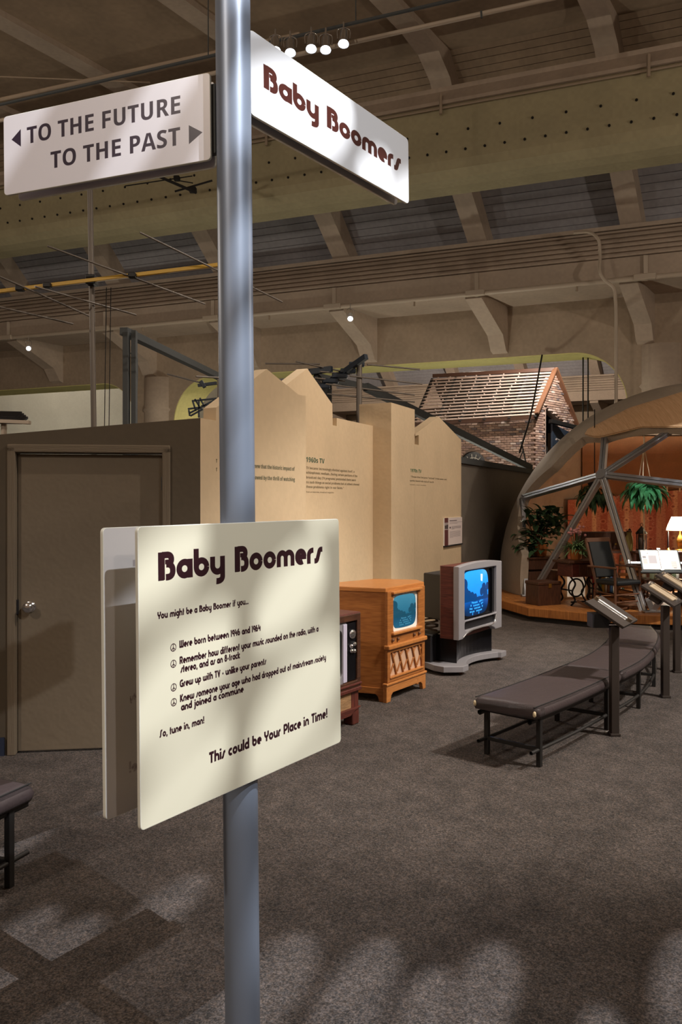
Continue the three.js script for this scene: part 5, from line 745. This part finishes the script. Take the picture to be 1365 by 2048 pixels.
{
  const an = thing('roof_antenna', 'tall mast with a yellow boom and thin rods at the left of the signpost', 'antenna'); const Z = 7.6;
  part(an, 'mast', rod(at(196, HORIZON, Z).setY(0), at(180, 372, Z), 0.026, 14), M.antenna); part(an, 'boom', beam(at(-60, 590, Z - 0.1), at(470, 526, Z - 0.1), 0.035, 0.035), M.yellow); part(an, 'clamp', rbox(0.09, 0.09, 0.12, 0.01, ...at(184, 561, Z - 0.05).toArray()), M.iron);
  const rods = [[95, 492, 410, 608, 290, 555], [280, 465, 565, 604, 428, 533], [-30, 540, 185, 635, 95, 573], [70, 573, 272, 630, 150, 575], [-60, 600, 146, 648, 15, 582]];
  for (const [x0, y0, x1, y1, cx, cy] of rods) { const r = part(an, 'rod', rod(at(x0, y0, Z - 0.55), at(x1, y1, Z + 0.35), 0.0085, 8), M.antenna); }
  for (const [x, y] of [[265, 551], [95, 571], [40, 577]]) part(an, 'insulator', rbox(0.07, 0.05, 0.07, 0.01, ...at(x, y, Z - 0.13).toArray()), M.iron);
  for (const [x, yb] of [[222, 840], [213, 840]]) part(an, 'wire', rod(at(x, 575, Z), at(x - 4, yb + 20, Z), 0.004, 6), M.darkCord);
}
{
  const an = thing('roof_antenna', 'dark antenna with parallel rods on a mast behind the gabled wall', 'antenna'); const Z = 12.2;
  part(an, 'mast', rod(at(718, HORIZON, Z).setY(0), at(719, 728, Z), 0.045, 14), M.antenna); part(an, 'boom', merge([beam(at(640, 778, Z + 0.5), at(733, 713, Z - 0.35), 0.07, 0.08), ]), M.blueBlack);
  const rr = [[531, 727, 640, 728], [592, 723, 704, 747], [632, 756, 645, 757], [630, 756, 690, 762], [700, 752, 845, 768], [735, 729, 840, 739], [652, 768, 830, 790], [655, 788, 830, 804], [640, 743, 700, 748]];
  for (const [x0, y0, x1, y1] of rr) part(an, 'rod', rod(at(x0, y0, Z - 0.1), at(x1, y1, Z + 0.2), 0.013, 8), M.antenna);
  for (const [x, y] of [[645, 773], [662, 762], [680, 752], [697, 742], [714, 729]]) part(an, 'insulator', rbox(0.24, 0.07, 0.12, 0.015, ...at(x, y, Z + 0.05).toArray()), M.blueBlack);
  part(an, 'side_boom', beam(at(620, 744, Z + 0.2), at(664, 738, Z), 0.07, 0.09), M.blueBlack);
  const lat = thing('lattice_antenna', 'dark lattice of crossed bars seen in the yellow arch left of the signpost', 'antenna'); const Y = 9.2; const bar = (x0, y0, x1, y1, w = 0.02) => part(lat, 'bar', beam(at(x0, y0, Y), at(x1, y1, Y), w, w), M.blueBlack);
  for (const b of [[384, 802, 434, 797], [390, 798, 402, 818], [400, 796, 410, 815], [378, 827, 434, 798], [376, 818, 400, 815], [386, 803, 392, 822], [403, 812, 434, 806], [381, 832, 406, 818], [434, 800, 500, 790], [378, 820, 380, 832], [398, 800, 398, 835]]) bar(...b);
  part(lat, 'bar', beam(at(396, 771, Y), at(434, 766, Y), 0.035, 0.035), M.blueBlack); part(lat, 'bar', beam(at(402, 762, Y), at(410, 775, Y), 0.05, 0.04), M.blueBlack); part(lat, 'long_rod', rod(at(335, 748, Y + 0.4), at(400, 765, Y), 0.01, 8), M.antenna); part(lat, 'mast', rod(at(440, HORIZON, Y).setY(0), at(440, 758, Y), 0.03, 10), M.antenna); part(lat, 'long_rod', rod(at(392, 753, Y), at(470, 757, Y + 0.3), 0.01, 8), M.antenna);
}
{ // bracket with rods clamped on the girder
  const Z = 15.8, t = thing('girder_bracket', 'dark bracket of crossed rods clamped to the girder behind the direction sign', 'bracket');
  part(t, 'rod', merge([rod(at(318, 353, Z), at(392, 385, Z - 0.4), 0.03, 8), rod(at(350, 383, Z), at(425, 361, Z), 0.02, 8), rod(at(250, 372, Z), at(385, 352, Z), 0.012, 8), rod(at(350, 360, Z), at(386, 366, Z), 0.012, 8)]), M.darkCord); part(t, 'clamp', rbox(0.12, 0.09, 0.12, 0.02, ...at(354, 357, Z).toArray()), M.darkHole); part(t, 'clamp', rbox(0.14, 0.1, 0.12, 0.02, ...at(386, 380, Z - 0.3).toArray()), M.darkHole);
}
{ // shingled stall roof far left
  const p = at(20, 838, 11.5), s = thing('stall_roof', 'corner of a dark shingled roof with a pale gutter above the door wall', 'roof'); const Z = 11.5;
  for (let i = 0; i < 4; i++) part(s, 'shingle_course', merge([beam(at(-90, 830.5 + i * 3.4 - 3, Z - i * 0.06), at(38 + i * 4, 830.5 + i * 3.4, Z - i * 0.06), 0.25, 0.035, V(0, 0.9, 0.4))]), M.black); part(s, 'gutter', beam(at(-90, 839, Z - 0.3), at(60, 845, Z - 0.3), 0.09, 0.05), M.pipe); part(s, 'downpipe', rod(at(8, 845, Z - 0.2), at(8, HORIZON, Z - 0.2).setY(0), 0.04, 12), M.pipe); part(s, 'post', beam(at(-60, HORIZON, Z + 0.4).setY(0), at(-60, 832, Z + 0.4), 0.1, 0.1), M.darkWood);
}

// ---------------------------------------------------------------- lamps
function lampFitting(label, p, aim, { power = 0, cone = 28, tint = NEUTRAL, soft = 1, disc = 2, group = 'track spotlights of the hall', rail = 0.16, housing = M.white, edge = 0.6 } = {}) {
  const t = thing('track_spotlight', label, 'light', p.toArray(), 0, group), d = aim.clone().sub(p).normalize();
  const q = new THREE.Quaternion().setFromUnitVectors(V(0, -1, 0), d), turn = (g) => g.applyQuaternion(q);
  part(t, 'housing', turn(lathe([[0.001, 0.13], [0.045, 0.13], [0.055, 0.11], [0.058, -0.05], [0.07, -0.09], [0.066, -0.09], [0.052, -0.045], [0.05, 0.1], [0.001, 0.115]], 22)), housing);
  part(t, 'lamp_face', turn(lathe([[0.001, -0.055], [0.03, -0.05], [0.055, -0.04], [0.001, -0.03]], 20)), glow(0xeef4ff, disc));
  part(t, 'yoke', tube([V(-0.075, 0, 0), V(-0.075, rail * 0.55, 0), V(0, rail * 0.7, 0), V(0.075, rail * 0.55, 0), V(0.075, 0, 0)], 0.008, 24, 6), M.chrome); part(t, 'stem', cyl(0.012, 0.012, rail * 0.5, 0, rail * 0.8, 0, 10), M.chrome);
  const l = new THREE.SpotLight(tint, power, 0, cone * Math.PI / 180, edge, 2); l.position.copy(d).multiplyScalar(0.11); l.target.position.copy(d).multiplyScalar(4); l.castShadow = true; l.shadow.radius = 3 * soft; t.add(l, l.target);
  return t;
}
{ // the lit track above the signs
  const r0 = at(682, 52, 10), dir = V(0.9325, 0, 0.361);
  const track = thing('lighting_track', 'thin dark lighting track carrying the cluster of lit spotlights', 'track'); part(track, 'rail', beam(r0.clone().addScaledVector(dir, -9), r0.clone().addScaledVector(dir, 9), 0.035, 0.03), M.steel); const p2 = at(682, 90, 10.25); part(track, 'cable_pipe', rod(p2.clone().addScaledVector(dir, -9), p2.clone().addScaledVector(dir, 9), 0.028, 10), M.pipe);
  for (const k of [-6, -1.9, 0.2, 4.2]) { const q = r0.clone().addScaledVector(dir, k); part(track, 'hanger', rod(q, q.clone().setY(10.3), 0.008, 6), M.steel); }
  for (const [px, py] of [[1132 - 480, 0]]) part(track, 'hook', rod(at(963, 22, 8.9), at(964, 36, 8.9), 0.012, 6), M.steel);
  [[551, 92, 'partly hidden by the sign edge'], [581, 96, 'nearest the sign edge'], [623, 88, 'in the middle of the cluster'], [652, 90, 'just right of the cluster middle'], [688, 78, 'rightmost of the cluster']].forEach(([x, y, w], i) => lampFitting(`lit spotlight on the high track, ${w}`, at(x, y, 9.95), at(x + 20 - i * 9, y, 9.95).add(V(0, -2.2, 0.9)), { power: 6, cone: 40, disc: 7, housing: M.chrome, rail: 0.2 }));
}
lampFitting('bright white spotlight hanging under the sprinkler pipe in the middle', at(701, 634, 18.8), at(705, 900, 15), { power: 14, cone: 45, disc: 7, rail: 0.3 });
lampFitting('bluish spotlight hanging under the sprinkler pipe at the left', at(57, 695, 22.2), at(70, 900, 17), { power: 14, cone: 45, disc: 7, rail: 0.3 });
lampFitting('small lit downlight under the yellow edge of the arch', at(767, 719, 20.7), at(767, 900, 20.4), { power: 8, cone: 50, disc: 8, rail: 0.2 });
LAMPS.forEach((L, i) => lampFitting(['added fill spotlight behind the viewer aimed at the signpost', 'high spotlight washing the nearer display wall', 'high spotlight washing the farther display wall', 'high spotlight over the curved bench', 'high spotlight aimed at the brick house'][i], V(...L.at), V(...L.to), { power: L.power, cone: L.cone, tint: L.tint, soft: L.soft, edge: L.edge }));
GENERAL.forEach(([x, y, z, p], i) => {  // invented fill lamps, kept out of view, for the general brightness
  const t = thing('fill_globe', ['added fill globe behind the viewer on the left', 'added fill globe behind the viewer on the right', 'added fill globe over the displays', 'added fill globe right of the dome', 'added fill globe in the far bay', 'added fill globe in the left bay'][i], 'light', [x, y, z], 0, 'added fill globes out of view');
  part(t, 'globe', new THREE.SphereGeometry(0.16, 24, 16), glow(0xffe2c0, 1.6)); part(t, 'cap', lathe([[0.001, 0.2], [0.05, 0.2], [0.07, 0.14], [0.001, 0.14]], 18), M.steel); part(t, 'stem', cyl(0.01, 0.01, Math.max(0.2, 10.3 - y), 0, 0.2 + (10.3 - y) / 2, 0, 8), M.steel);
  const l = new THREE.PointLight(new THREE.Color(1, 0.86, 0.72), p); l.castShadow = true; l.shadow.radius = 8; t.add(l);
});
for (const [x, y, z, p, l] of [[2.5, 1.5, -18.2, 20, 'added unseen light behind the farther display wall'], [-4.4, 1.4, -18.6, 15, 'added unseen light behind the door wall']]) {  // unseen lamps added to brighten the arch lining, beam wall and house
  const t = thing('added_uplight', l, 'light', [x, 0, z]);
  part(t, 'stand', merge([rod(V(0, 0, 0), V(0, y - 0.06, 0), 0.02), lathe([[0.001, 0], [0.18, 0], [0.17, 0.02], [0.001, 0.03]])]), M.steel); part(t, 'globe', new THREE.SphereGeometry(0.08, 20, 14).translate(0, y, 0), glow(0xfff0cc, 1.5));
  const b = new THREE.PointLight(new THREE.Color(1, 0.94, 0.78), p); b.position.set(0, y, 0); b.castShadow = true; b.shadow.radius = 4; t.add(b);
}
// leaf-pattern projectors: a lamp behind a plate pierced with holes
function projector(label, p, aim, power, span, holes, tint, cone) {
  const t = thing('pattern_projector', label, 'light', p.toArray()), d = aim.clone().sub(p).normalize(), q = new THREE.Quaternion().setFromUnitVectors(V(0, 0, -1), d); t.quaternion.copy(q);
  const R = 0.15, s = new THREE.Shape(); s.absarc(0, 0, R, 0, Math.PI * 2, false);
  for (const [x, y, a, b, r] of holes) { const h = new THREE.Path(); h.absellipse(x, y, a, b, 0, Math.PI * 2, true, r); s.holes.push(h); }
  part(t, 'pattern_plate', new THREE.ShapeGeometry(s, 14).translate(0, 0, -0.3), M.black);
  part(t, 'housing', lathe([[0.001, 0.12], [0.08, 0.12], [0.1, 0.08], [0.152, -0.3], [0.15, -0.3], [0.094, 0.075], [0.001, 0.1]], 28).rotateX(Math.PI / 2), M.black);
  part(t, 'bulb', new THREE.SphereGeometry(0.008, 12, 8), glow(0xffffff, 3));
  const l = new THREE.SpotLight(tint, power, 0, cone * Math.PI / 180, 0.15, 2); l.position.set(0, 0, 0); l.target.position.set(0, 0, -3); l.castShadow = true; l.shadow.radius = 0.1; t.add(l, l.target);
}
function leafHoles(n, lim, a0, ratio, tilt, seed, keep = () => true) {  // slanting ellipses that never touch one another
  seedValue = seed; const out = [], c = Math.cos(tilt), k = Math.sin(tilt);
  for (let i = 0; i < 12000 && out.length < n; i++) {
    const x = (rnd() - 0.5) * 2 * lim, y = (rnd() - 0.5) * 2 * lim, a = a0 * (0.4 + 0.8 * rnd()), X = c * x + k * y, Y = (c * y - k * x) * ratio;
    if (Math.hypot(x, y) > lim - a || !keep(x, y) || out.some((o) => Math.hypot(o.X - X, o.Y - Y) < (o.a + a) * 1.05)) continue; out.push({ x, y, a, X, Y });
  }
  return out.map((o) => [o.x, o.y, o.a, o.a / ratio, tilt]);
}
{
  const p = V(2.1, 6.9, -0.4), aim = V(-0.3, 1.95, -2.4), q = new THREE.Quaternion().setFromUnitVectors(V(0, 0, -1), aim.clone().sub(p).normalize());
  const onSigns = (x, y) => {                                    // the plate is pierced only towards the signs and the carpet in front of them
    const d = V(x, y, -0.3).applyQuaternion(q), hit = (cx, cz, w, turn, y0, y1) => { const n = V(Math.sin(turn), 0, Math.cos(turn)), t = V(cx, 0, cz).sub(p).dot(n) / d.dot(n), h = p.clone().addScaledVector(d, t), u = (h.x - cx) * Math.cos(turn) - (h.z - cz) * Math.sin(turn); return Math.abs(u) < w / 2 + 0.06 && h.y > y0 && h.y < y1; };
    const f = p.clone().addScaledVector(d, -p.y / d.y);
    return hit(-0.248, -2.23, 0.84, 0.971, 0.9, 1.68) || hit(-0.351, -2.301, 0.84, 0.971, 1.3, 1.68) || hit(0, -2.67, 0.88, 0.943, 2.78, 3.1) || hit(-0.7, -2.41, 0.74, -0.347, 2.64, 2.95) || hit(-0.29, -2.27, 0.12, 0.9, 0.5, 3.6) || (f.z > -2.85 && f.z < -1.2 && hash(Math.round(x * 4000), Math.round(y * 4000), 5) < 0.35);
  };
  projector('black projector above the viewer throwing soft leaf shapes on the signs', p, aim, 190, 0.1, leafHoles(420, 0.12, 0.019, 3.4, 0.84, 11, onSigns), COOL, 24);
}
projector('black projector throwing leaf shapes over the dome struts', V(4.6, 7.4, -5.2), onDome(1432, 925), 300, 0.1, leafHoles(260, 0.036, 0.0026, 1.5, 0.5, 23), COOL, 12);
lampFitting('high spotlight aimed at the open album before the dome', V(4.6, 7.0, -7.2), at(1321, 1121, 10.45), { power: 150, cone: 4, soft: 0.4 });

renderer.render(scene, camera);
